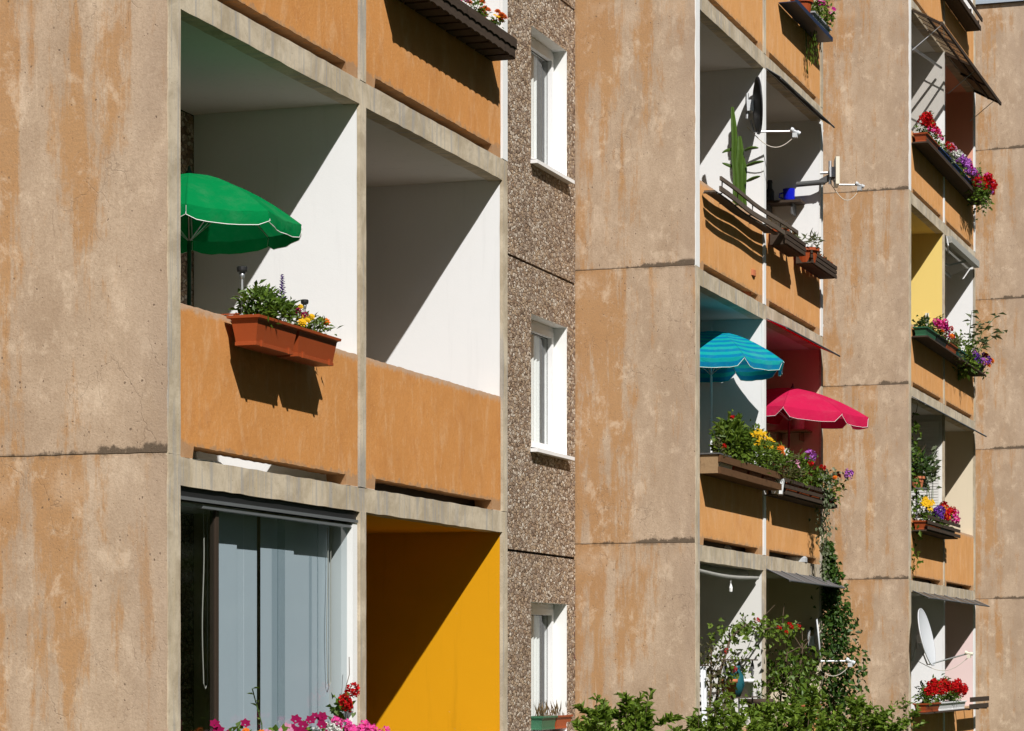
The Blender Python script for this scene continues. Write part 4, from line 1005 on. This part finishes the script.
def climber(name, label, pts, width, n, L, mats, flowers=(), seed=1, cat='climbing plant', W=None, sparse=.5):
    r = random.Random(seed); root = thing(name, pts[0], label, cat)
    b = MB(); P = [Vector(p) for p in pts]
    b.tube(P, [.018*(1-.7*i/len(P)) for i in range(len(P))], 6)
    for k in range(14):
        i = r.randrange(1, len(P)); q = P[i]; w = width(i/(len(P)-1)); e = q+Vector((r.gauss(0,.5)*w, r.gauss(0,.8)*w, r.uniform(-.1,.3))); b.tube([q, (q+e)/2+rdir(r)*.04, e], [.007,.005,.003], 5)
    b.build('stem', M['bark'], root)
    b = MB()
    for k in range(n):
        u = r.random(); x = u*(len(P)-1); i = min(int(x), len(P)-2); q = P[i].lerp(P[i+1], x-i); w = width(u)
        cl_ = lambda v: max(-1.15, min(1.15, v))
        p = q + Vector((cl_(r.gauss(0,.5))*w, cl_(r.gauss(0,.5))*w, r.gauss(0,.06)))
        leaf(b, p, Vector((r.uniform(-.3,.9), r.uniform(-1.,.5), r.uniform(-.9,.35))), rdir(r,.1,1), L*r.uniform(.6,1.3), (W or L*.7)*r.uniform(.7,1.2))
    f = b.build('foliage', M[mats], root)
    for kd, c_, cnt, s_ in flowers:
        for _ in range(cnt):
            x = r.random()*(len(P)-1); i = min(int(x), len(P)-2); q = P[i].lerp(P[i+1], x-i); w = width(x/(len(P)-1)); flower(f, q+Vector((.1+.3*w*r.random(), r.gauss(-.1,.5)*w, r.gauss(0,.05))), kd, c_, s_, (.5,-.7,.3))
    return root
climber('climbing_vine', 'dense dark green climber covering the outer edge of the second block', [(.02,18.0,.02),(.05,18.0,1.2),(.12,17.98,2.0),(.16,17.98,2.5),(.12,18.0,3.0),(.06,18.02,3.4),(.05,18.0,3.75),(.03,18.0,4.0)],
        lambda u: .30 if u < .55 else .30-.36*(u-.55)/.45*.75, 3600, .078, 'leaf_ivy', [], 3)
climber('climbing_rose', 'sparse climbing rose with red blooms on the white walled loggia', [(-.05,12.5,.99),(.02,12.5,1.9),(.04,12.7,2.5),(.05,13.1,2.85),(.06,13.7,3.0),(.05,14.4,2.95),(.08,15.4,3.0),(.09,16.0,2.98)],
        lambda u: .30 if u < .75 else .10, 620, .065, 'leaf_lime', [('head','f_red',7,.028)], 5, W=.05)
climber('tomato_plant', 'staked plant with ripening red fruit beside the hanging towel', [(-.0,12.25,1.2),(.02,12.3,1.9),(.03,12.35,2.4),(.02,12.4,2.75)], lambda u: .22, 330, .065, 'leaf_rust', [('head','f_red',4,.026)], 9, 'plant')
climber('potted_fig', 'broad leafy green bush in front of the shaded cream wall', [(-.05,15.6,.99),(-.02,15.6,1.8),(.0,15.7,2.3),(.02,15.9,2.7)], lambda u: .36*(.6+u*.5), 520, .085, 'leaf', [], 11, 'plant')
climber('potted_citrus', 'dark upright bush beside the half hidden satellite dish', [(-.1,16.7,.99),(-.06,16.7,1.9),(-.05,16.8,2.4),(-.02,16.9,2.75)], lambda u: .30, 480, .08, 'leaf', [], 13, 'plant')
# rack and odds and ends on the lowest parapet
root = thing('towel', (.03,12.12,2.0), 'white towel hung over the lowest parapet edge', 'towel')
b = MB()
for k in range(8):
    ya, yb = 12.03+.022*k, 12.03+.022*(k+1); fx = lambda y: .03+.012*math.sin(y*60)
    b.face([(fx(ya),ya,1.9),(fx(yb),yb,1.9),(fx(yb)-.02,yb,2.55),(fx(ya)-.02,ya,2.55)])
b.build('cloth', M['towel'], root, True)
b = MB(); b.tube([(.03,12.0,2.56),(.03,12.25,2.56)], .008, 6); b.build('peg_rail', M['wood_grey'], root)
root = thing('plant_rack', (.05,13.2,1.9), 'iron plant rack with curled rails on the lowest white loggia', 'rack')
for y in (12.75,13.35,13.95):
    b = MB(); b.tube([(.08,y,1.9),(.08,y,2.62)], .010, 6); b.tube([(.08+.0,y+.07*math.cos(a*.5),2.52+.07*math.sin(a*.5)) for a in range(13)], .006, 5); b.build('post', M['rod'], root)
for z in (2.22,2.62):
    b = MB(); b.beam((.08,12.7,z),(.08,14.0,z),.10,.014); b.build('shelf', M['wood_grey'], root)
for k, (y, z, m, lab) in enumerate(((12.9,2.228,'terra2','clay pot standing on the iron rack by the towel'),(13.2,2.228,'tealcloth','petrol blue vase on the iron rack'),(13.65,2.228,'pvc','white pot on the iron rack beside the blue vase'),(14.3,1.89,'wood_old','brown bucket pot on the parapet by the partition'))):
    t = thing('plant_pot', (.08,y,z), lab, 'pot', 'pots around the iron rack')
    b = MB(); s = 1.6 if k == 3 else 1.
    if k == 1: b.lathe((.08,y,z), [(.001,0),(.05,0),(.095,.12),(.085,.22),(.04,.30),(.05,.33),(.035,.33),(.001,.25)], 16)
    else: b.lathe((.08,y,z), [(.001,0),(.06*s,0),(.085*s,.15*s),(.095*s,.15*s),(.095*s,.19*s),(.08*s,.19*s),(.001,.16*s)], 16)
    b.build('body', M[m], t, True)
    if k != 1: plant(t, 'plant', (.08,y,z+.24*s), (.10,.11,.08), 'leaf_lime' if k else 'leaf', 55, .06, [('head','f_red',2,.03)] if k == 0 else (), seed=90+k, base=z+.16*s)
root = thing('terracotta_trough', (.05,16.9,1.9), 'terracotta trough with two round cacti under the satellite dish', 'planter')
trough(root, 16.35, 17.3, -.08, .12, 1.9, 2.10, M['terra2'])
for y, r_, h_ in ((16.62,.05,.22),(17.14,.085,.24)):
    b = MB(); b.lathe((.03,y,2.07), [(r_*.6,0),(r_,h_*.3),(r_,h_*.6),(r_*.7,h_*.88),(.002,h_)], 14); b.build('cactus_body', M['cactus'], root, True)
for k, (y, z) in enumerate(((15.35,2.42),(15.45,2.30),(15.5,2.2))):
    pass

# shrubs in front of the building
def shrub(label, x, y, h, w, n, seed, L=.075):
    r = random.Random(seed); root = thing('garden_shrub', (x,y,0), label, 'shrub', 'garden shrubs below the loggias')
    st = MB(); b = MB()
    for k in range(int(34*w/.9)):
        a = r.uniform(0, 6.283); rad = w*math.sqrt(r.random()); tip = Vector((x+rad*math.cos(a)*.8, y+rad*math.sin(a), h*(1-.14*(rad/w)**2)*r.uniform(.86,1.0)))
        s = Vector((x+rad*.2*math.cos(a), y+rad*.2*math.sin(a), 0)); mid = s.lerp(tip,.55)+Vector((r.gauss(0,.06),r.gauss(0,.06),.05))
        P = [s, s.lerp(mid,.5), mid, mid.lerp(tip,.5)+Vector((r.gauss(0,.02),r.gauss(0,.02),0)), tip]; st.tube(P, [.013,.010,.007,.005,.002], 5)
        twigs = [P]
        for q in range(7):
            u = r.uniform(.35,.92); i = int(u*4); o = P[i].lerp(P[min(i+1,4)], u*4-i); e = o+Vector((r.gauss(0,.12),r.gauss(0,.12),r.uniform(.06,.22))); st.tube([o,e],[.004,.002],4); twigs.append([o,o.lerp(e,.5),e])
        for T in twigs:
            m = n//(len(twigs)*int(34*w/.9)) if T is not P else n//(6*int(34*w/.9))
            for q in range(m):
                u = r.uniform(.15,1.0) if T is not P else r.uniform(.5,1.); v = u*(len(T)-1); i = min(int(v), len(T)-2); o = T[i].lerp(T[i+1], v-i); d = (T[i+1]-T[i]).normalized()
                leaf(b, o, d*.6+rdir(r,-.5,.7), rdir(r,.3,1), L*r.uniform(.6,1.25), L*.52*r.uniform(.8,1.2))
    st.build('branches', M['bark'], root); b.build('foliage', M['leaf_shrub'], root)
    return root
shrub('single light green shrub in front of the bare brown side wall', .70, 6.9, 2.52, .60, 11000, 4)
shrub('broad green shrub below the climbing rose loggia', 1.0, 9.3, 2.40, .55, 7000, 5)
shrub('dense green shrub between the two others below the plank loggias', 1.05, 11.7, 2.42, .62, 8000, 6)
shrub('low green shrub whose shoots lean against the far brown side wall', 1.15, 14.3, 2.32, .60, 7000, 7)
shrub('small dark shrub at the foot of the third block', .75, 19.6, 2.42, .14, 420, 8)

# tall tree row added out of view to block open sky from the loggias; shows in the glass
b = MB(); r_ = random.Random(77)
for k in range(14000):
    y = r_.uniform(-70, 120); u = r_.random(); z = 1.0 + (25.+2*math.sin(y*.31)+1.5*math.sin(y*.83+1))*u; x = 22.5 + 1.5*math.sin(y*.5) + r_.gauss(0,1.6)*(1.25-u*.7)
    leaf(b, Vector((x,y,z)), rdir(r_,-.8,.8), rdir(r_,-.5,1), r_.uniform(1.0,1.9), r_.uniform(.8,1.4))
tag(b.build('added_tree_screen', M['leaf_dark']), 'added unseen row of tall dark green trees across the lawn, blocking open sky from the loggias', 'trees', kind='stuff')

# ------------------------------------------------------------------ third block
root = thing('wooden_planter', (.12,27.7,12.8), 'empty dark slatted planter near the roof', 'planter')
for z0, z1, x in ((12.83,12.90,.235),(12.97,13.03,.26)):
    b = MB(); b.box(x-.02,x,26.55,29.05,z0,z1); b.build('rail', M['wood_old'], root)
b = MB(); b.box(.0,.213,26.5,29.0,12.82,12.84); b.build('bottom_board', M['wood_old'], root)
b = MB()
for y in (26.55,27.35,28.2,29.0): b.box(.0,.212,y-.012,y+.012,12.842,12.99)
split_build(b, 'divider', M['wood_grey'], root)
root = thing('awning', (.2,26.9,12.0), 'wide brown slatted awning propped out by wire stays', 'awning', 'awnings over the loggias')
b = MB(); n = 78
P = lambda u, y, d: (.004+.43*u, y, 12.05-.25*u+d)
for k in range(n):
    ya, yb = 24.0+2.9*k/n, 24.0+2.9*(k+1)/n; da, db = (.008 if q % 2 else -.008 for q in (k, k+1))
    b.face([P(0,ya,da),P(1,ya,da),P(1,yb,db),P(0,yb,db)])
b.build('corrugated_sheet', M['awn_clear'], root)
for k in range(7):
    y = 24.2+k*.38; b = MB(); b.beam(P(0,y,-.016), P(1,y,-.016), .012, .010); b.build('sheet_rib', M['wood_old'], root)
for k in range(20):
    ya = 26.92+2.9*k/20; yb = ya+2.9/20-.006; b = MB(); o = rnd.uniform(-.015,.015)
    b.face([P(0,ya,.004),P(1+o,ya,.004),P(1+o,yb,.004),P(0,yb,.004)]); b.face([P(0,ya,-.008),P(0,yb,-.008),P(1+o,yb,-.008),P(1+o,ya,-.008)]); b.face([P(1+o,ya,.004),P(1+o,ya,-.008),P(1+o,yb,-.008),P(1+o,yb,.004)])
    b.build('plank', M['awn_tan'], root)
b = MB(); b.beam(P(.55,24.0,-.03),P(.55,29.82,-.03),.03,.018); b.build('cross_lath', M['wood_old'], root)
for y in (24.05,25.4,26.9,28.4,29.75):
    b = MB(); b.beam((.01,y,12.015),(.435,y,11.785),.05,.03); b.build('batten', M['wood_old'], root)
b = MB(); b.beam((.436,24.0,11.785),(.436,29.82,11.785),.03,.05); b.build('front_bar', M['wood_old'], root)
for y in (24.2,27.3,29.5):
    b = MB(); b.tube([(.40,y,11.80),(-.0,y-.1,11.45)], .006, 5); b.build('stay', M['steel'], root)
b = MB(); b.tube([(-.35,24.05,11.75),(-.02,26.7,11.75)], .02, 8); b.build('cross_bar', M['steel'], root)
def rowbox(label, y0, y1, z, mats, plants, group=None, rail=None, x0=.02, depth=.19, h=.15, nm='flower_box'):
    r = thing(nm, (x0+.1,(y0+y1)/2,z), label, 'flower box', group); n = len(mats)
    for k, m in enumerate(mats):
        a = y0+(y1-y0)*k/n; c = y0+(y1-y0)*(k+1)/n-.03; trough(r, a, c, x0, x0+depth, z+.02, z+h, M[m])
    b = MB(); b.box(x0-.02, x0+depth+.02, y0-.03, y1+.03, z-.002, z+.018); b.build('carrier', M['wood_old'], r)
    if rail:
        b = MB(); b.box(x0+depth+.003, x0+depth+.02, y0-.03, y1+.03, z+.02, z+.05); b.build('rail', M[rail], r)
    for i, pl in enumerate(plants):
        nm2, y, hz, hy, hh, lm, nn, L, fl = pl[:9]; xx = pl[9] if len(pl) > 9 else x0+depth*.55
        plant(r, nm2, (xx,y,z+h+hz), (.13,hy,hh), lm, nn, L, fl, seed=100+i+int(z*3), base=z+h-.02, droop=.1)
    return r
rowbox('blue window boxes of red, magenta and white geraniums under the brown slatted awning', 24.10, 29.5, 10.10, ['terra','bluebox','bluebox','bluebox','blackbox'],
   [('geranium',24.35,.12,.26,.13,'leaf',90,.06,[('head','f_red',8,.075)]),('geranium',25.0,.10,.3,.12,'leaf',90,.06,[('head','f_red',3,.06),('head','f_pink',4,.06)]),
    ('geranium',25.7,.06,.36,.10,'leaf_lime',130,.06,[('head','f_red',2,.05)]),('white_pelargonium',26.4,.10,.36,.15,'leaf_silver',150,.06,[('head','f_palepink',4,.06),('head','f_white',6,.065)]),
    ('petunia',27.2,.08,.36,.16,'leaf',150,.06,[('head','f_mauve',7,.075),('head','f_white',4,.06)]),('petunia',27.9,.04,.34,.18,'leaf',160,.06,[('head','f_mauve',6,.07),('head','f_magenta',6,.065),('head','f_red',2,.06)]),
    ('geranium',28.5,-.06,.36,.26,'leaf',330,.07,[('head','f_red',9,.07),('head','f_magenta',3,.06)],.2),('geranium',29.15,-.05,.36,.28,'leaf',330,.07,[('head','f_red',13,.075),('head','f_pink',3,.06),('head','f_mauve',2,.06)],.24)], rail='wood_old')
rowbox('green and black window boxes of mixed summer flowers outside the pale yellow loggia', 24.10, 29.6, 7.30, ['greenbox','blackbox','terra','teal','blackbox','blackbox'],
   [('herb',24.5,.10,.32,.11,'leaf_dark',150,.06,[]),('geranium',25.3,.13,.3,.13,'leaf',110,.06,[('head','f_pink',5,.065),('head','f_magenta',4,.055),('head','f_red',2,.05)]),
    ('geranium',26.0,.06,.33,.14,'leaf',140,.06,[('head','f_magenta',3,.06),('head','f_red',3,.05),('pom','f_orange',3,.05)]),('trailing_herb',26.8,.02,.4,.2,'leaf_rust',200,.06,[]),
    ('trailing_herb',27.6,.04,.36,.26,'leaf_lime',220,.07,[]),('tall_grass',28.2,-.06,.2,.26,'leaf_lime',150,.12,[]),('pansy',28.8,-.04,.4,.2,'leaf',200,.06,[('head','f_violet',12,.06),('head','f_mauve',5,.05)]),
    ('pansy',29.35,-.02,.28,.2,'leaf',130,.06,[('head','f_violet',4,.055),('pom','f_orange',6,.06),('pom','f_yellow',2,.05)],.2)])
root = thing('tall_shoots', (.2,28.4,7.45), 'loose pale leafed shoots leaning out beyond the pansies', 'plant')
b = MB(); r_ = random.Random(31)
for k, (dy, dx, hh) in enumerate(((-.2,.05,.75),(.1,.12,.62),(.3,.35,.78),(.5,.40,.55),(.2,.25,.5))):
    P = [Vector((.15,28.2+k*.12,7.42)), Vector((.18+dx*.4,28.2+k*.12+dy*.5,7.42+hh*.6)), Vector((.2+dx,28.2+k*.12+dy,7.42+hh))]; b.tube(P, [.008,.006,.003], 5, 1)
    for q in range(11): u = .35+.65*q/10; o = P[0].lerp(P[1], u*2) if u < .5 else P[1].lerp(P[2], u*2-1); leaf(b, o, rdir(r_,-.4,.5)+Vector((.3,-.2,0)), Vector((0,0,1)), .15, .085)
b.build('foliage', [M['leaf_silver'], M['stem']], root)
root = thing('awning', (0,28.4,9.2), 'half folded ivory awning with grey cassette on the white loggia', 'awning', 'awnings over the loggias')
b = MB(); b.box(.012,.10,26.98,29.75,9.10,9.205); b.build('cassette', M['awn_white'], root)
b = MB(); b.face([(.0,27.0,9.12),(-.38,27.0,8.98),(-.38,29.72,8.98),(.0,29.72,9.12)]); b.build('fabric', M['awn_white'], root)
b = MB(); b.tube([(-.38,27.0,8.975),(-.38,29.72,8.975)], .025, 8); b.tube([(-.38,27.2,8.95),(-.15,28.2,8.93),(.0,28.9,9.09)], .018, 7); b.build('folding_arm', M['grey'], root)
b = MB(); b.tube([(.02,26.95,9.19),(.05,26.93,9.05),(.03,27.05,8.94)], .012, 7); b.build('side_arm', M['steel'], root)
tag_o = thing('wall_thermometer', (-.05,26.7,7.9), 'small pale wall thermometer on the yellow partition', 'thermometer')
b = MB(); b.box(-.28,-.22,26.785,26.797,7.75,8.0); b.build('case', M['plastic'], tag_o); b = MB(); b.tube([(-.25,26.780,7.78),(-.25,26.780,7.97)], .004, 5); b.build('glass_tube', M['pvc'], tag_o)
# loggia with plant shelves
root = rowbox('dark slatted box of yellow, violet and orange flowers outside the shaded plant loggia', 24.08, 26.72, 4.50, ['terra','blackbox'],
   [('daisy_plant',24.4,.16,.32,.14,'leaf',110,.07,[('daisy','f_yellow',14,.06)]),('lobelia',25.1,.06,.36,.17,'leaf',150,.05,[('head','f_violet',16,.05)]),
    ('mixed_plant',25.75,.10,.38,.2,'leaf_lime',190,.06,[('head','f_red',6,.06),('pom','f_orange',4,.05),('pom','f_yellow',4,.045)]),('geranium',26.4,.12,.28,.16,'leaf_lime',100,.06,[('head','f_red',3,.06),('head','f_pink',3,.08)])], rail=None)
for z0 in (4.52,4.60,4.68):
    b = MB(); b.box(.235,.255,24.03,26.85,z0,z0+.045); b.build('slat', M['wood_old'], root)
root = thing('hanging_shelf_plants', (-.1,25.4,5.0), 'potted cactus and green shoots on a high stand inside the shaded loggia', 'potted plant')
b = MB(); b.tube([(-.15,25.3,3.79),(-.15,25.3,5.18)], .015, 8); b.lathe((-.15,25.3,5.18), [(.001,0),(.16,0),(.16,.02),(.001,.021)], 16); b.build('stand', M['rod'], root)
pot(root, (-.15,25.3,5.202), .12, .17, M['terra2'])
plant(root, 'dark_bush', (-.12,25.3,5.55), (.2,.5,.22), 'leaf_dark', 260, .10, seed=130, base=5.35)
plant(root, 'pale_shoots', (-.06,26.1,5.25), (.12,.35,.42), 'leaf_silver', 110, .13, seed=131, base=4.8, stems=10)
climber('runner_bean', 'slender climbing bean at the corner of the shaded plant loggia', [(-.08,24.15,3.79),(-.05,24.2,4.8),(-.06,24.25,5.5),(-.05,24.3,6.15)], lambda u: .22-.1*u, 260, .085, 'leaf', [], 17, 'plant')
root = thing('roller_blind', (-.05,25.4,6.2), 'grey ribbed blind hung across the partition of the shaded plant loggia', 'blind')
for k in range(30):
    pass
b = MB()
for k in range(34): b.box(-.95,-.06,26.765,26.79,4.9+k*.042,4.9+k*.042+.034)
b.build('slat_sheet', M['awn_grey'] if False else M['white2'], root)
root = thing('awning', (0,28.3,6.4), 'thin grey awning flap over the cream loggia of the third block', 'awning', 'awnings over the loggias')
flap(root, 24.05, 29.8, 6.435, .20, .105, M['awn_grey'], 6, True, .003, .015)
root = thing('awning', (0,28.0,3.55), 'weathered grey board awning above the large satellite dish', 'awning', 'awnings over the loggias')
flap(root, 24.1, 26.85, 3.635, .24, .10, M['wood_grey'], 3, True, .003, .004); flap(root, 26.98, 29.85, 3.632, .24, .10, M['wood_grey'], 3, True, .003, .004)
root = rowbox('white box crowded with red geraniums under the large satellite dish', 24.10, 27.7, 1.86, ['terra','pvc','pvc'],
   [('geranium',24.4,.13,.3,.15,'leaf',160,.07,[('head','f_red',10,.06)]),('geranium',25.1,.14,.36,.15,'leaf',180,.07,[('head','f_red',12,.06)]),('geranium',25.9,.16,.36,.16,'leaf',180,.07,[('head','f_red',13,.06)]),
    ('geranium',26.7,.15,.36,.16,'leaf',180,.07,[('head','f_red',12,.06)]),('geranium',27.4,.11,.3,.14,'leaf',130,.07,[('head','f_red',7,.06)])])
root = thing('slatted_shelf', (.15,28.8,1.9), 'empty dark slatted shelf beyond the red geranium box', 'shelf')
for z0, x in ((1.87,.25),(1.98,.26)):
    b = MB(); b.box(x-.02,x,27.85,29.75,z0,z0+.075); b.build('slat', M['wood_old'], root)
b = MB()
for y in (27.95,28.8,29.65): b.beam((.0,y,1.86),(.235,y,1.86),.04,.02)
split_build(b, 'bracket', M['wood_old'], root)
b = MB()

# ------------------------------------------------------------------ light, sky, camera
SUN = Vector((1., -1.1, 1.43)).normalized()
ld = bpy.data.lights.new('sun', 'SUN'); ld.energy = 5.0; ld.angle = R(.5); ld.color = (1., .97, .93)
lo = bpy.data.objects.new('sun', ld); lo.rotation_mode = 'QUATERNION'; lo.rotation_quaternion = SUN.to_track_quat('Z','Y'); lo.location = (20,-22,30); col.objects.link(lo)
w = bpy.data.worlds.new('World'); scene.world = w; w.use_nodes = True; nt = w.node_tree
bg = nt.nodes['Background']; sky = nt.nodes.new('ShaderNodeTexSky'); sky.sky_type = 'NISHITA'; sky.sun_disc = False
sky.sun_elevation = math.asin(SUN.z); sky.sun_rotation = math.atan2(SUN.x, SUN.y)
nt.links.new(sky.outputs[0], bg.inputs[0]); bg.inputs[1].default_value = .05

cam = bpy.data.cameras.new('camera'); co = bpy.data.objects.new('camera', cam); col.objects.link(co); scene.camera = co
cam.sensor_width = 36; cam.lens = 2660/1024*36; cam.shift_x = 0; cam.shift_y = (665-365.5)/1024; cam.clip_start = .1; cam.clip_end = 1500
co.location = (6.855, -14.164, 2.565); co.rotation_euler = (R(90), 0, math.atan(901/2660))
scene.view_settings.view_transform = 'Standard'; scene.view_settings.look = 'None'; scene.view_settings.exposure = .22; scene.view_settings.gamma = 1
scene.cycles.max_bounces = 8; scene.cycles.diffuse_bounces = 4; scene.cycles.glossy_bounces = 3; scene.cycles.transmission_bounces = 4; scene.cycles.transparent_max_bounces = 8
scene.cycles.sample_clamp_indirect = 10.; scene.cycles.use_denoising = True; scene.cycles.blur_glossy = 1.
scene.cycles.caustics_reflective = False
